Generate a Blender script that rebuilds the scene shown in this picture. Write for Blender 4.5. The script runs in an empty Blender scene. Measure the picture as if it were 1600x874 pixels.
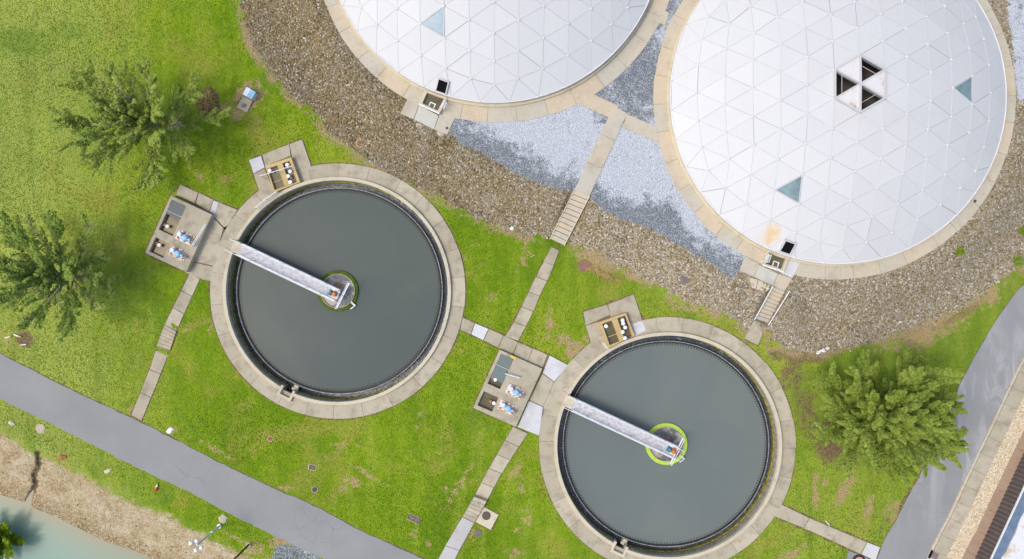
import bpy, bmesh, math, random
import numpy as np
from math import radians, sin, cos, pi, sqrt, atan2
from mathutils import Vector, Matrix

# ------------------------------------------------------------------ camera, sky, sun, exposure
scene = bpy.context.scene
COL = scene.collection
CAM_H = 65.0
cd = bpy.data.cameras.new("camera")
cam = bpy.data.objects.new("camera", cd)
COL.objects.link(cam)
cam.location = (0, 0, CAM_H)
cam.rotation_euler = (0, 0, 0)
cd.sensor_width = 36.0
cd.lens = 36.0 * CAM_H / 100.0
cd.clip_start = 0.5
cd.clip_end = 12000
scene.camera = cam

SUN_EL, SUN_AZ = radians(58), radians(258)       # azimuth clockwise from +Y (picture top)
w = bpy.data.worlds.new("World")
scene.world = w
w.use_nodes = True
nt = w.node_tree
nt.nodes.clear()
sky = nt.nodes.new("ShaderNodeTexSky")
sky.sky_type = 'NISHITA'
sky.sun_disc = False
sky.sun_elevation = SUN_EL
sky.sun_rotation = SUN_AZ
sky.air_density = 1.0
sky.dust_density = 4.0
sky.ozone_density = 1.0
bg = nt.nodes.new("ShaderNodeBackground")
bg.inputs[1].default_value = 0.15
wo = nt.nodes.new("ShaderNodeOutputWorld")
nt.links.new(sky.outputs[0], bg.inputs[0])
nt.links.new(bg.outputs[0], wo.inputs[0])

sl = bpy.data.lights.new("sun", 'SUN')
sl.energy = 0.62
sl.angle = radians(7)
sl.color = (1.0, 0.985, 0.86)
sun = bpy.data.objects.new("sun", sl)
COL.objects.link(sun)
sdir = Vector((sin(SUN_AZ) * cos(SUN_EL), cos(SUN_AZ) * cos(SUN_EL), sin(SUN_EL)))
sun.rotation_euler = sdir.to_track_quat('Z', 'Y').to_euler()
sun.location = sdir * 90

vs = scene.view_settings
vs.view_transform = 'Standard'
vs.look = 'None'
vs.exposure = 0.49
vs.gamma = 1.0
vs.use_curve_mapping = False

R = random.Random(7)
NR = np.random.default_rng(11)

# ------------------------------------------------------------------ plan coordinates: a plan of 16 units per metre
def P(u, v, z=0.0):
    k = (1 - z / CAM_H) / 16.0
    return ((u - 800.0) * k, (437.0 - v) * k, z)
def K(z):
    return (1 - z / CAM_H) / 16.0

# ------------------------------------------------------------------ tags
def tag(o, label=None, cat=None, group=None, kind=None):
    if label: o['label'] = label
    if cat: o['category'] = cat
    if group: o['group'] = group
    if kind: o['kind'] = kind
    return o
def thing(name, label, cat, loc=(0, 0, 0), group=None):
    o = bpy.data.objects.new(name, None)
    o.empty_display_size = 0.3
    COL.objects.link(o)
    o.location = loc
    return tag(o, label, cat, group)
def copy_tree(o, parent=None):
    c = o.copy()
    COL.objects.link(c)
    if parent is not None: c.parent = parent
    for ch in list(o.children): copy_tree(ch, c)
    return c

# ------------------------------------------------------------------ mesh builder
class MB:
    def __init__(s):
        s.v = []; s.f = []; s.t = []; s.tone = 0.5
    def add(s, vs_, fs_, tone=None):
        n = len(s.v)
        s.v.extend(vs_)
        s.t.extend([s.tone if tone is None else tone] * len(vs_))
        s.f.extend([tuple(i + n for i in f) for f in fs_])
    def prism(s, pts, z0, z1, tone=None):
        """pts: list of (x,y) or (x,y,ztop)"""
        n = len(pts)
        a = sum(pts[i][0] * pts[(i + 1) % n][1] - pts[(i + 1) % n][0] * pts[i][1] for i in range(n))
        if a < 0: pts = list(reversed(pts))
        top = [(p[0], p[1], p[2] if z1 is None else z1) for p in pts]
        bot = [(p[0], p[1], (p[2] + z0) if z1 is None else z0) for p in pts]
        fs = [tuple(range(n, 2 * n)), tuple(reversed(range(n)))]
        for i in range(n):
            j = (i + 1) % n
            fs.append((i, j, n + j, n + i))
        s.add(bot + top, fs, tone)
    def box(s, c, sx, sy, z0, z1, ang=0, tone=None):
        ca, sa = cos(ang), sin(ang)
        pts = [(c[0] + ca * x - sa * y, c[1] + sa * x + ca * y) for x, y in ((-sx / 2, -sy / 2), (sx / 2, -sy / 2), (sx / 2, sy / 2), (-sx / 2, sy / 2))]
        s.prism(pts, z0, z1, tone)
    def tube(s, p, q, r, n=6, r2=None, tone=None):
        p = Vector(p); q = Vector(q); d = q - p
        if d.length < 1e-6: return
        d.normalize()
        a = d.orthogonal().normalized(); b = d.cross(a)
        r2 = r if r2 is None else r2
        vv = []
        for c, rr in ((p, r), (q, r2)):
            for i in range(n):
                t = 2 * pi * i / n
                x = c + (a * cos(t) + b * sin(t)) * rr
                vv.append(tuple(x))
        fs = [(i, (i + 1) % n, n + (i + 1) % n, n + i) for i in range(n)]
        fs += [tuple(reversed(range(n))), tuple(range(n, 2 * n))]
        s.add(vv, fs, tone)
    def lathe(s, c, prof, n=48, a0=0, a1=2 * pi, close=False, tone=None):
        """prof list of (r,z); revolve around c"""
        full = abs(a1 - a0 - 2 * pi) < 1e-6
        m = n if full else n + 1
        vv = []
        for i in range(m):
            t = a0 + (a1 - a0) * i / n
            for r, z in prof: vv.append((c[0] + r * cos(t), c[1] + r * sin(t), z))
        k = len(prof); fs = []
        for i in range(n):
            j = (i + 1) % m
            rng = range(k) if close else range(k - 1)
            for q in rng:
                q2 = (q + 1) % k
                fs.append((i * k + q, j * k + q, j * k + q2, i * k + q2))
        if close and not full:
            fs.append(tuple(range(k))); fs.append(tuple((n * k + q) for q in reversed(range(k))))
        s.add(vv, fs, tone)
    def ring(s, c, r0, r1, z0, z1, n=96, a0=0, a1=2 * pi, tone=None):
        s.lathe(c, [(r0, z0), (r1, z0), (r1, z1), (r0, z1)], n, a0, a1, True, tone)
    def disc(s, c, r, z, n=64, tone=None):
        s.add([(c[0] + r * cos(2 * pi * i / n), c[1] + r * sin(2 * pi * i / n), z) for i in range(n)], [tuple(range(n))], tone)
    def build(s, name, m, parent=None, smooth=False, recalc=True, bevel=0):
        me = bpy.data.meshes.new(name)
        off = Vector((0, 0, 0))
        if parent is not None:
            q = parent
            while q is not None:
                off += q.location; q = q.parent
        vv = [(x[0] - off.x, x[1] - off.y, x[2] - off.z) for x in s.v]
        me.from_pydata(vv, [], s.f)
        at = me.attributes.new("tone", 'FLOAT', 'POINT')
        at.data.foreach_set("value", s.t)
        if recalc:
            bm = bmesh.new(); bm.from_mesh(me)
            bmesh.ops.recalc_face_normals(bm, faces=bm.faces)
            bm.to_mesh(me); bm.free()
        me.materials.append(m)
        if smooth:
            me.polygons.foreach_set("use_smooth", [True] * len(me.polygons))
        o = bpy.data.objects.new(name, me)
        COL.objects.link(o)
        if parent is not None: o.parent = parent
        if bevel:
            md = o.modifiers.new("bevel", 'BEVEL'); md.width = bevel; md.segments = 2; md.limit_method = 'ANGLE'
        return o

def np_mesh(name, V, F, m, attrs=None, parent=None):
    """V (n,3) float array, F (m,k) int array all of one size"""
    me = bpy.data.meshes.new(name)
    n, k = F.shape
    me.vertices.add(len(V)); me.vertices.foreach_set("co", V.astype(np.float32).ravel())
    me.loops.add(n * k); me.loops.foreach_set("vertex_index", F.astype(np.int32).ravel())
    me.polygons.add(n); me.polygons.foreach_set("loop_start", np.arange(0, n * k, k, dtype=np.int32))
    me.update(calc_edges=True)
    for nm, a in (attrs or {}).items():
        at = me.attributes.new(nm, 'FLOAT', 'POINT')
        at.data.foreach_set("value", a.astype(np.float32))
    me.materials.append(m)
    o = bpy.data.objects.new(name, me)
    COL.objects.link(o)
    if parent is not None: o.parent = parent
    return o

# ------------------------------------------------------------------ material helpers
class NT:
    def __init__(s, name):
        s.m = bpy.data.materials.new(name); s.m.use_nodes = True
        s.t = s.m.node_tree; s.t.nodes.clear()
        s.out = s.t.nodes.new("ShaderNodeOutputMaterial")
        s.b = s.t.nodes.new("ShaderNodeBsdfPrincipled")
        s.t.links.new(s.b.outputs[0], s.out.inputs[0])
        g = s.t.nodes.new("ShaderNodeNewGeometry"); s.pos = g.outputs["Position"]; s.nrm = g.outputs["Normal"]
    def n(s, k): return s.t.nodes.new(k)
    def L(s, a, b):
        if hasattr(a, "is_output"): s.t.links.new(a, b)
        elif isinstance(a, (tuple, list)) and len(a) == 3 and b.type == 'RGBA': b.default_value = (*a, 1)
        else: b.default_value = a
    def noise(s, scale, detail=3, rough=0.55, vec=None, dist=0.0, color=False):
        x = s.n("ShaderNodeTexNoise"); x.inputs["Scale"].default_value = scale
        x.inputs["Detail"].default_value = detail; x.inputs["Roughness"].default_value = rough
        x.inputs["Distortion"].default_value = dist
        s.L(vec or s.pos, x.inputs["Vector"])
        return x.outputs["Color" if color else "Fac"]
    def voro(s, scale, feat='F1', out="Distance", vec=None, rnd=1.0):
        x = s.n("ShaderNodeTexVoronoi"); x.feature = feat; x.inputs["Scale"].default_value = scale
        x.inputs["Randomness"].default_value = rnd
        s.L(vec or s.pos, x.inputs["Vector"])
        return x.outputs[out]
    def attr(s, name):
        x = s.n("ShaderNodeAttribute"); x.attribute_name = name
        return x.outputs["Fac"]
    def math(s, op, a, b=0.0, c=None, clamp=False):
        x = s.n("ShaderNodeMath"); x.operation = op; x.use_clamp = clamp
        s.L(a, x.inputs[0]); s.L(b, x.inputs[1])
        if c is not None: s.L(c, x.inputs[2])
        return x.outputs[0]
    def rng(s, a, f0, f1, t0=0.0, t1=1.0, smooth=True):
        x = s.n("ShaderNodeMapRange"); x.interpolation_type = 'SMOOTHSTEP' if smooth else 'LINEAR'
        s.L(a, x.inputs["Value"])
        for k, v in zip(("From Min", "From Max", "To Min", "To Max"), (f0, f1, t0, t1)): s.L(v, x.inputs[k])
        return x.outputs["Result"]
    def mix(s, f, a, b, mode='MIX'):
        x = s.n("ShaderNodeMix"); x.data_type = 'RGBA'; x.blend_type = mode
        s.L(f, x.inputs["Factor"]); s.L(a, x.inputs["A"] if False else x.inputs[6]); s.L(b, x.inputs[7])
        return x.outputs[2]
    def ramp(s, f, stops, interp='LINEAR'):
        x = s.n("ShaderNodeValToRGB"); x.color_ramp.interpolation = interp
        e = x.color_ramp.elements
        while len(e) < len(stops): e.new(0.5)
        for k, (p, c) in enumerate(stops): e[k].position = p; e[k].color = (*c, 1)
        s.L(f, x.inputs[0]); return x.outputs[0]
    def sepx(s, v, i):
        x = s.n("ShaderNodeSeparateXYZ"); s.L(v, x.inputs[0]); return x.outputs[i]
    def bump(s, h, strength=0.3, dist=0.05):
        x = s.n("ShaderNodeBump"); x.inputs["Strength"].default_value = strength; x.inputs["Distance"].default_value = dist
        s.L(h, x.inputs["Height"]); s.L(x.outputs[0], s.b.inputs["Normal"])
    def done(s, col, rough=0.8, spec=0.3, metal=0.0):
        s.L(col, s.b.inputs["Base Color"]); s.L(rough, s.b.inputs["Roughness"])
        s.b.inputs["Specular IOR Level"].default_value = spec; s.b.inputs["Metallic"].default_value = metal
        return s.m

def simple(name, col, rough=0.6, spec=0.3, metal=0.0, var=0.25, scale=4.0):
    m = NT(name)
    f = m.noise(scale, 4, 0.6)
    a = tuple(c * (1 - var) for c in col); b = tuple(min(1, c * (1 + var)) for c in col)
    return m.done(m.ramp(f, [(0.3, a), (0.7, b)]), rough, spec, metal)

# ------------------------------------------------------------------ materials
def ground_material():
    m = NT("ground_cover")
    dg, dw, dd, dry, wht, soil = (m.attr(x) for x in ("dg", "dw", "dd", "dry", "wht", "soil"))
    n01 = m.noise(0.055, 3, 0.5); n05 = m.noise(0.35, 4, 0.6, dist=0.6); n2 = m.noise(1.6, 5, 0.65); n8 = m.noise(7, 4, 0.7)
    big = m.math('ADD', m.math('MULTIPLY', n01, 0.45), m.math('ADD', m.math('MULTIPLY', n05, 0.3), m.math('MULTIPLY', n2, 0.25)))
    grass = m.ramp(big, [(0.34, (0.075, 0.165, 0.006)), (0.44, (0.138, 0.25, 0.008)), (0.53, (0.200, 0.31, 0.012)), (0.64, (0.305, 0.365, 0.026))])
    xx = m.sepx(m.pos, 0)
    meadow = m.math('ADD', m.rng(m.math('ADD', xx, m.math('MULTIPLY', m.math('SUBTRACT', n05, 0.5), 14)), -46, -30, 1.0, 0.0), m.rng(xx, 0, 22, 0, 0.35))
    grass = m.mix(m.math('MULTIPLY', meadow, 0.75), grass, m.mix(0.5, grass, (0.56, 0.54, 0.20)))
    mv = m.n("ShaderNodeMapping"); mv.inputs["Rotation"].default_value = (0, 0, radians(28)); mv.inputs["Scale"].default_value = (0.75, 0.06, 1); m.L(m.pos, mv.inputs[0])
    mow = m.noise(1.0, 3, 0.5, vec=mv.outputs[0], dist=0.4)
    grass = m.mix(m.rng(mow, 0.45, 0.68, 0, 0.38), grass, (0.35, 0.40, 0.06))
    grass = m.mix(m.rng(mow, 0.48, 0.30, 0, 0.35), grass, (0.11, 0.205, 0.012))
    patch = m.noise(0.16, 5, 0.62, dist=1.0)
    grass = m.mix(m.rng(patch, 0.53, 0.68, 0, 0.6), grass, (0.34, 0.305, 0.065))
    grass = m.mix(m.rng(patch, 0.44, 0.30, 0, 0.55), grass, (0.10, 0.20, 0.020))
    grass = m.mix(m.rng(n8, 0.32, 0.68, 0.0, 0.32), grass, m.mix(0.6, grass, (0.08, 0.14, 0.012)))
    grass = m.mix(m.rng(m.noise(24, 2, 0.6), 0.5, 0.75, 0, 0.3), grass, (0.42, 0.45, 0.12))
    # dry thatch
    straw = m.ramp(m.noise(9, 3, 0.7), [(0.3, (0.20, 0.135, 0.055)), (0.5, (0.40, 0.29, 0.14)), (0.7, (0.55, 0.43, 0.24))])
    dn = m.math('ADD', m.math('MULTIPLY', n2, 0.7), m.math('MULTIPLY', n8, 0.5))
    drym = m.rng(m.math('ADD', dry, m.math('MULTIPLY', m.math('SUBTRACT', dn, 0.6), 2.6)), 0.34, 0.60)
    col = m.mix(drym, grass, straw)
    earth = m.ramp(m.noise(5, 5, 0.7), [(0.3, (0.085, 0.055, 0.028)), (0.5, (0.19, 0.135, 0.07)), (0.7, (0.30, 0.235, 0.13))])
    soilm = m.rng(m.math('ADD', soil, m.math('MULTIPLY', m.math('SUBTRACT', dn, 0.6), 1.6)), 0.34, 0.64)
    col = m.mix(soilm, col, earth)
    edge = m.math('ADD', m.math('MULTIPLY', m.math('SUBTRACT', n05, 0.5), 14), m.math('ADD', m.math('MULTIPLY', m.math('SUBTRACT', n2, 0.5), 18), m.math('MULTIPLY', m.math('SUBTRACT', n8, 0.5), 13)))
    # dry fringe of the gravel
    g = m.math('ADD', dg, edge)
    fr = m.math('MULTIPLY', m.rng(g, -15, -5), m.rng(m.math('ADD', m.math('MULTIPLY', n05, 0.6), m.math('MULTIPLY', n2, 0.4)), 0.42, 0.56, 0.0, 1.0))
    fringe = m.ramp(m.noise(6, 3, 0.7), [(0.3, (0.22, 0.145, 0.065)), (0.5, (0.36, 0.265, 0.145)), (0.7, (0.47, 0.38, 0.25))])
    col = m.mix(fr, col, fringe)
    # brown river gravel
    vc = m.voro(8.5, 'F1', "Color"); vd = m.voro(8.5, 'F1', "Distance")
    vr = m.sepx(vc, 0)
    gcol = m.ramp(vr, [(0.0, (0.08, 0.06, 0.03)), (0.25, (0.15, 0.112, 0.05)), (0.55, (0.205, 0.155, 0.072)), (0.75, (0.235, 0.19, 0.105)), (0.92, (0.30, 0.26, 0.175)), (0.99, (0.52, 0.50, 0.45))])
    pale = m.ramp(vr, [(0.0, (0.18, 0.145, 0.09)), (0.2, (0.29, 0.235, 0.15)), (0.5, (0.365, 0.30, 0.19)), (0.75, (0.41, 0.36, 0.265)), (0.92, (0.50, 0.475, 0.41)), (0.99, (0.64, 0.62, 0.58))])
    gcol = m.mix(m.rng(m.math('ADD', xx, m.math('MULTIPLY', m.math('SUBTRACT', n05, 0.5), 30)), -12, 14, 0.15, 0.85), gcol, pale)
    gcol = m.mix(m.rng(m.noise(0.5, 4, 0.65, dist=0.8), 0.52, 0.68, 0, 0.45), gcol, m.mix(0.5, gcol, (0.36, 0.25, 0.12)))
    gcol = m.mix(m.rng(n05, 0.42, 0.66, 0, 0.5), gcol, m.mix(0.5, gcol, (0.27, 0.25, 0.21)))
    gm = m.rng(g, -1.2, 1.2)
    col = m.mix(gm, col, gcol)
    # blue grey chippings with a bleached white crust
    w_ = m.math('ADD', dw, m.math('ADD', m.math('MULTIPLY', m.math('SUBTRACT', n05, 0.5), 12), m.math('MULTIPLY', m.math('SUBTRACT', n2, 0.5), 12)))
    v2 = m.sepx(m.voro(15, 'F1', "Color"), 0)
    blue = m.ramp(v2, [(0.1, (0.135, 0.155, 0.17)), (0.5, (0.20, 0.225, 0.245)), (0.8, (0.265, 0.29, 0.31)), (0.98, (0.46, 0.48, 0.50))])
    white = m.ramp(v2, [(0.0, (0.36, 0.39, 0.42)), (0.25, (0.46, 0.49, 0.53)), (0.7, (0.535, 0.565, 0.605)), (1.0, (0.62, 0.645, 0.68))])
    wf = m.math('ADD', wht, m.math('ADD', m.math('MULTIPLY', m.math('SUBTRACT', n05, 0.5), 1.5), m.math('MULTIPLY', m.math('SUBTRACT', n2, 0.5), 0.9)))
    wf = m.math('ADD', wf, m.math('MULTIPLY', m.math('SUBTRACT', v2, 0.5), 0.16))
    wcol = m.mix(m.rng(wf, 0.26, 0.68), blue, white)
    col = m.mix(m.rng(w_, -1.5, 1.5), col, wcol)
    # bare bank
    d_ = m.math('ADD', dd, m.math('ADD', m.math('MULTIPLY', m.math('SUBTRACT', n05, 0.5), 24), m.math('MULTIPLY', m.math('SUBTRACT', n2, 0.5), 30)))
    vb = m.sepx(m.voro(9, 'F1', "Color"), 0)
    sand = m.ramp(m.math('ADD', m.math('MULTIPLY', m.noise(0.9, 5, 0.65), 0.75), m.math('MULTIPLY', vb, 0.25)), [(0.28, (0.25, 0.18, 0.09)), (0.45, (0.40, 0.315, 0.18)), (0.60, (0.50, 0.415, 0.27)), (0.75, (0.56, 0.50, 0.38))])
    wet = m.rng(m.attr("shore"), 4, 26, 0.75, 0.0)
    sand = m.mix(wet, sand, m.ramp(vb, [(0, (0.15, 0.105, 0.05)), (0.6, (0.34, 0.255, 0.13)), (1, (0.52, 0.43, 0.28))]))
    sand = m.mix(m.rng(m.math('ADD', soil, m.math('MULTIPLY', m.math('SUBTRACT', n8, 0.5), 0.6)), 0.35, 0.6, 0, 0.8), sand, (0.12, 0.085, 0.045))
    col = m.mix(m.rng(d_, -5, 6), col, sand)
    hb = m.math('ADD', m.math('MULTIPLY', n8, 0.5), m.math('MULTIPLY', m.math('SUBTRACT', 1.0, vd), 0.8))
    m.bump(hb, 0.75, 0.10)
    return m.done(col, 0.95, 0.0)

def concrete(name, a, b, stain=(0.20, 0.17, 0.115), rust=0.0, stain_amt=0.5):
    m = NT(name)
    t = m.attr("tone")
    base = m.mix(t, a, b)
    n = m.noise(0.9, 5, 0.65); f = m.noise(14, 3, 0.6); n3 = m.noise(3.5, 4, 0.7, dist=1.2)
    col = m.mix(m.rng(n, 0.45, 0.72, 0, stain_amt), base, stain)
    col = m.mix(m.rng(f, 0.35, 0.7, 0, 0.28), col, tuple(min(1, c * 1.35) for c in a))
    col = m.mix(m.rng(n3, 0.56, 0.75, 0, 0.36), col, (0.16, 0.135, 0.10))
    col = m.mix(m.rng(m.noise(0.28, 5, 0.7, dist=0.7), 0.50, 0.68, 0, 0.42), col, m.mix(0.45, col, (0.20, 0.165, 0.11)))
    if rust:
        col = m.mix(m.rng(m.noise(1.3, 4, 0.7), 0.60, 0.74, 0, rust), col, (0.36, 0.17, 0.07))
    m.bump(m.math('ADD', f, n3), 0.25, 0.02)
    return m.done(col, 0.9, 0.2)

M = {}
M['ground'] = ground_material()
M['conc'] = concrete("aged_concrete", (0.405, 0.362, 0.268), (0.515, 0.46, 0.35), rust=0.42, stain_amt=0.6)
M['beige'] = concrete("beige_concrete", (0.49, 0.465, 0.385), (0.58, 0.475, 0.335), stain=(0.38, 0.31, 0.19), stain_amt=0.42)
M['cope'] = concrete("coping_concrete", (0.54, 0.485, 0.36), (0.62, 0.56, 0.43), stain=(0.40, 0.34, 0.20), stain_amt=0.4)
M['white_slab'] = concrete("new_pale_concrete", (0.56, 0.56, 0.575), (0.61, 0.61, 0.62), stain=(0.48, 0.47, 0.45), stain_amt=0.4)
M['tan'] = concrete("tan_concrete", (0.52, 0.385, 0.17), (0.60, 0.46, 0.23), stain=(0.36, 0.26, 0.11), stain_amt=0.4)
M['brown'] = concrete("brown_stained_concrete", (0.34, 0.235, 0.165), (0.38, 0.275, 0.20), stain=(0.25, 0.165, 0.10), stain_amt=0.4)
M['joint'] = simple("joint_dirt", (0.21, 0.155, 0.10), 0.95, 0.1)

def wall_material():
    m = NT("stained_tank_wall")
    z = m.sepx(m.pos, 2)
    v = m.n("ShaderNodeMapping"); v.inputs["Scale"].default_value = (5, 5, 0.8); m.L(m.pos, v.inputs[0])
    st = m.noise(1.0, 5, 0.7, vec=v.outputs[0])
    col = m.ramp(st, [(0.3, (0.17, 0.16, 0.13)), (0.5, (0.32, 0.30, 0.24)), (0.72, (0.50, 0.47, 0.38))])
    moss = m.math('MULTIPLY', m.rng(z, 0.10, 0.34, 1, 0), m.rng(m.noise(1.4, 4, 0.7), 0.35, 0.6))
    col = m.mix(moss, col, (0.30, 0.26, 0.04))
    m.bump(st, 0.3, 0.03)
    return m.done(col, 0.85, 0.25)
M['wall'] = wall_material()
M['ledge'] = simple("mossy_ledge", (0.30, 0.26, 0.05), 0.9, 0.2, var=0.6, scale=3)
M['weir'] = simple("dark_weir_plate", (0.035, 0.034, 0.032), 0.6, 0.3, var=0.4)
M['weir_rim'] = simple("grey_weir_rim", (0.30, 0.32, 0.33), 0.6, 0.3, var=0.4)

def water_material(name, c0, c1, rough=0.03, rip=0.006, scale=2.2):
    m = NT(name)
    col = m.ramp(m.noise(0.10, 4, 0.55, dist=0.8), [(0.35, c0), (0.65, c1)])
    m.bump(m.noise(scale, 3, 0.5), rip, 0.05)
    return m.done(col, rough, 0.14)
M['tank_water'] = water_material("grey_green_tank_water", (0.088, 0.108, 0.100), (0.104, 0.124, 0.108))
M['tank_water_pale'] = water_material("pale_grey_tank_water", (0.145, 0.170, 0.162), (0.166, 0.190, 0.174))
def launder_material():
    m = NT("launder_water")
    n = m.noise(2.5, 5, 0.75, dist=1.5)
    col = m.ramp(n, [(0.44, (0.045, 0.056, 0.065)), (0.58, (0.085, 0.102, 0.115)), (0.66, (0.36, 0.40, 0.43))])
    m.bump(n, 0.5, 0.08)
    return m.done(col, 0.12, 0.6)
M['launder'] = launder_material()
def scum_material():
    m = NT("scum_and_foam")
    n = m.noise(0.75, 5, 0.62, dist=1.0)
    col = m.ramp(n, [(0.0, (0.10, 0.105, 0.105)), (0.50, (0.16, 0.165, 0.165)), (0.55, (0.36, 0.33, 0.27)), (0.66, (0.52, 0.46, 0.36)), (0.78, (0.74, 0.72, 0.66))])
    return m.done(col, 0.5, 0.3)
M['scum'] = scum_material()
M['well_dark'] = simple("dark_algae_band", (0.075, 0.12, 0.010), 0.8, 0.2, var=0.35, scale=3)
M['well_lime'] = simple("lime_painted_band", (0.44, 0.62, 0.075), 0.55, 0.3, var=0.10, scale=3)
M['pit_water'] = simple("brown_pit_water", (0.15, 0.105, 0.03), 0.15, 0.5, var=0.5, scale=0.9)
M['pit_green'] = simple("olive_pit_water", (0.125, 0.105, 0.05), 0.2, 0.5, var=0.3, scale=1.0)
def grate_material(name, c):
    m = NT(name)
    wv = m.n("ShaderNodeTexWave"); wv.inputs["Scale"].default_value = 5.5; m.L(m.pos, wv.inputs[0])
    return m.done(m.mix(m.math('MULTIPLY', wv.outputs["Fac"], 0.5), tuple(x * 0.6 for x in c), tuple(x * 1.3 for x in c)), 0.6, 0.3)
M['grate'] = grate_material("grey_grating", (0.17, 0.185, 0.195))
M['grate_green'] = grate_material("green_grey_grating", (0.20, 0.255, 0.235))
M['steel'] = simple("galvanised_steel", (0.62, 0.64, 0.67), 0.45, 0.4, 0.2, var=0.15)
M['white_metal'] = simple("white_painted_metal", (0.78, 0.79, 0.81), 0.5, 0.35, var=0.06)
def deck_material():
    m = NT("weathered_bridge_deck")
    n = m.noise(3.0, 5, 0.7); n2 = m.noise(16, 2, 0.6)
    col = m.ramp(n, [(0.3, (0.36, 0.355, 0.36)), (0.5, (0.55, 0.545, 0.56)), (0.7, (0.72, 0.715, 0.73))])
    col = m.mix(m.rng(n2, 0.5, 0.75, 0, 0.4), col, (0.40, 0.33, 0.27))
    return m.done(col, 0.7, 0.3)
M['deck'] = deck_material()
M['beam'] = simple("dark_beam_steel", (0.20, 0.205, 0.21), 0.6, 0.3)
M['orange'] = simple("orange_rusty_motor", (0.55, 0.20, 0.05), 0.6, 0.3, var=0.4, scale=6)
M['teal'] = simple("teal_gearbox", (0.05, 0.22, 0.27), 0.5, 0.4)
M['blue'] = simple("light_blue_enamel", (0.30, 0.52, 0.74), 0.45, 0.4, var=0.12)
M['sky_lid'] = simple("pale_blue_lid", (0.62, 0.72, 0.84), 0.4, 0.4, var=0.08)
def plate_material():
    m = NT("rusty_white_plate")
    n = m.noise(5.0, 4, 0.7)
    return m.done(m.ramp(n, [(0.40, (0.46, 0.20, 0.08)), (0.49, (0.62, 0.45, 0.32)), (0.55, (0.78, 0.76, 0.74)), (0.7, (0.82, 0.82, 0.84))], 'LINEAR'), 0.7, 0.3)
M['plate'] = plate_material()
M['rust'] = simple("rusty_iron", (0.33, 0.16, 0.07), 0.85, 0.2, var=0.4, scale=8)
M['iron'] = simple("cast_iron_cover", (0.115, 0.085, 0.075), 0.75, 0.3, var=0.35, scale=12)
M['mauve'] = simple("mauve_iron_cover", (0.20, 0.165, 0.165), 0.75, 0.3, var=0.3, scale=10)
M['dark'] = simple("painted_opening_shade", (0.008, 0.008, 0.008), 0.9, 0.05, var=0.2)  # near-black colour stands in for the shade inside openings
M['black_post'] = simple("dark_bronze_post", (0.055, 0.04, 0.025), 0.5, 0.4, var=0.2)
M['yellow'] = simple("yellow_tape", (0.70, 0.52, 0.08), 0.6, 0.3, var=0.15)
M['cone'] = simple("orange_plastic", (0.72, 0.17, 0.03), 0.5, 0.35, var=0.12)
M['iron_grey'] = simple("grey_liquid", (0.16, 0.15, 0.155), 0.3, 0.4, var=0.1)
M['glass'] = simple("green_blue_skylight", (0.20, 0.29, 0.30), 0.22, 0.55, var=0.25, scale=1.2)
M['glass_blue'] = simple("blue_skylight", (0.13, 0.25, 0.34), 0.18, 0.55, var=0.3, scale=1.2)

def dome_material():
    m = NT("white_dome_panel")
    t = m.attr("tone")
    v = m.n("ShaderNodeMapping"); v.inputs["Scale"].default_value = (2.2, 0.12, 0.12); m.L(m.pos, v.inputs[0])
    streak = m.noise(1.0, 3, 0.5, vec=v.outputs[0]); n = m.noise(0.25, 4, 0.6)
    col = m.mix(t, (0.592, 0.604, 0.600), (0.630, 0.637, 0.628))
    col = m.mix(m.rng(streak, 0.5, 0.8, 0, 0.2), col, (0.55, 0.55, 0.56))
    col = m.mix(m.rng(n, 0.5, 0.75, 0, 0.35), col, (0.58, 0.565, 0.54))
    col = m.mix(m.math('MULTIPLY', m.attr("stain"), m.rng(m.noise(1.6, 4, 0.6), 0.35, 0.55)), col, (0.72, 0.42, 0.10))
    return m.done(col, 0.6, 0.2)
M['dome'] = dome_material()
def batten_material():
    m = NT("pale_grey_batten")
    return m.done(m.ramp(m.attr("tone"), [(0.0, (0.27, 0.27, 0.28)), (0.08, (0.44, 0.445, 0.445)), (0.35, (0.52, 0.525, 0.525)), (1.0, (0.575, 0.58, 0.58))]), 0.5, 0.3)
M['batten'] = batten_material()
M['hub'] = simple("white_hub_cap", (0.64, 0.64, 0.645), 0.45, 0.35, var=0.04)

def asphalt(name, c0, c1, chalk=0.0):
    m = NT(name)
    n = m.noise(0.25, 5, 0.6); f = m.noise(30, 2, 0.6)
    col = m.ramp(n, [(0.3, c0), (0.7, c1)])
    col = m.mix(m.rng(f, 0.35, 0.75, 0, 0.35), col, tuple(c * 1.4 for c in c1))
    cr = m.rng(m.voro(0.55, 'DISTANCE_TO_EDGE', "Distance", vec=m.mix(0.12, m.pos, m.noise(2.0, 3, 0.6, color=True), 'ADD')), 0.0, 0.02, 1, 0)
    cr = m.math('MULTIPLY', cr, m.rng(m.noise(0.13, 2, 0.5), 0.56, 0.64))
    col = m.mix(m.math('MULTIPLY', cr, 0.35), col, (0.12, 0.12, 0.12))
    if chalk:
        v = m.n("ShaderNodeMapping"); v.inputs["Rotation"].default_value = (0, 0, radians(-26)); v.inputs["Scale"].default_value = (0.55, 0.13, 1); m.L(m.pos, v.inputs[0])
        sp = m.noise(1.0, 5, 0.65, vec=v.outputs[0], dist=0.8)
        col = m.mix(m.math('MULTIPLY', m.rng(sp, 0.46, 0.62), m.math('MULTIPLY', m.attr("tone"), chalk)), col, (0.60, 0.60, 0.60))
    m.bump(f, 0.25, 0.02)
    return m.done(col, 0.9, 0.2)
M['road'] = asphalt("grey_asphalt", (0.238, 0.243, 0.238), (0.285, 0.290, 0.284))
M['road2'] = asphalt("chalky_asphalt", (0.240, 0.246, 0.245), (0.29, 0.297, 0.295), 0.38)
M['buff_grit'] = None
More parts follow.
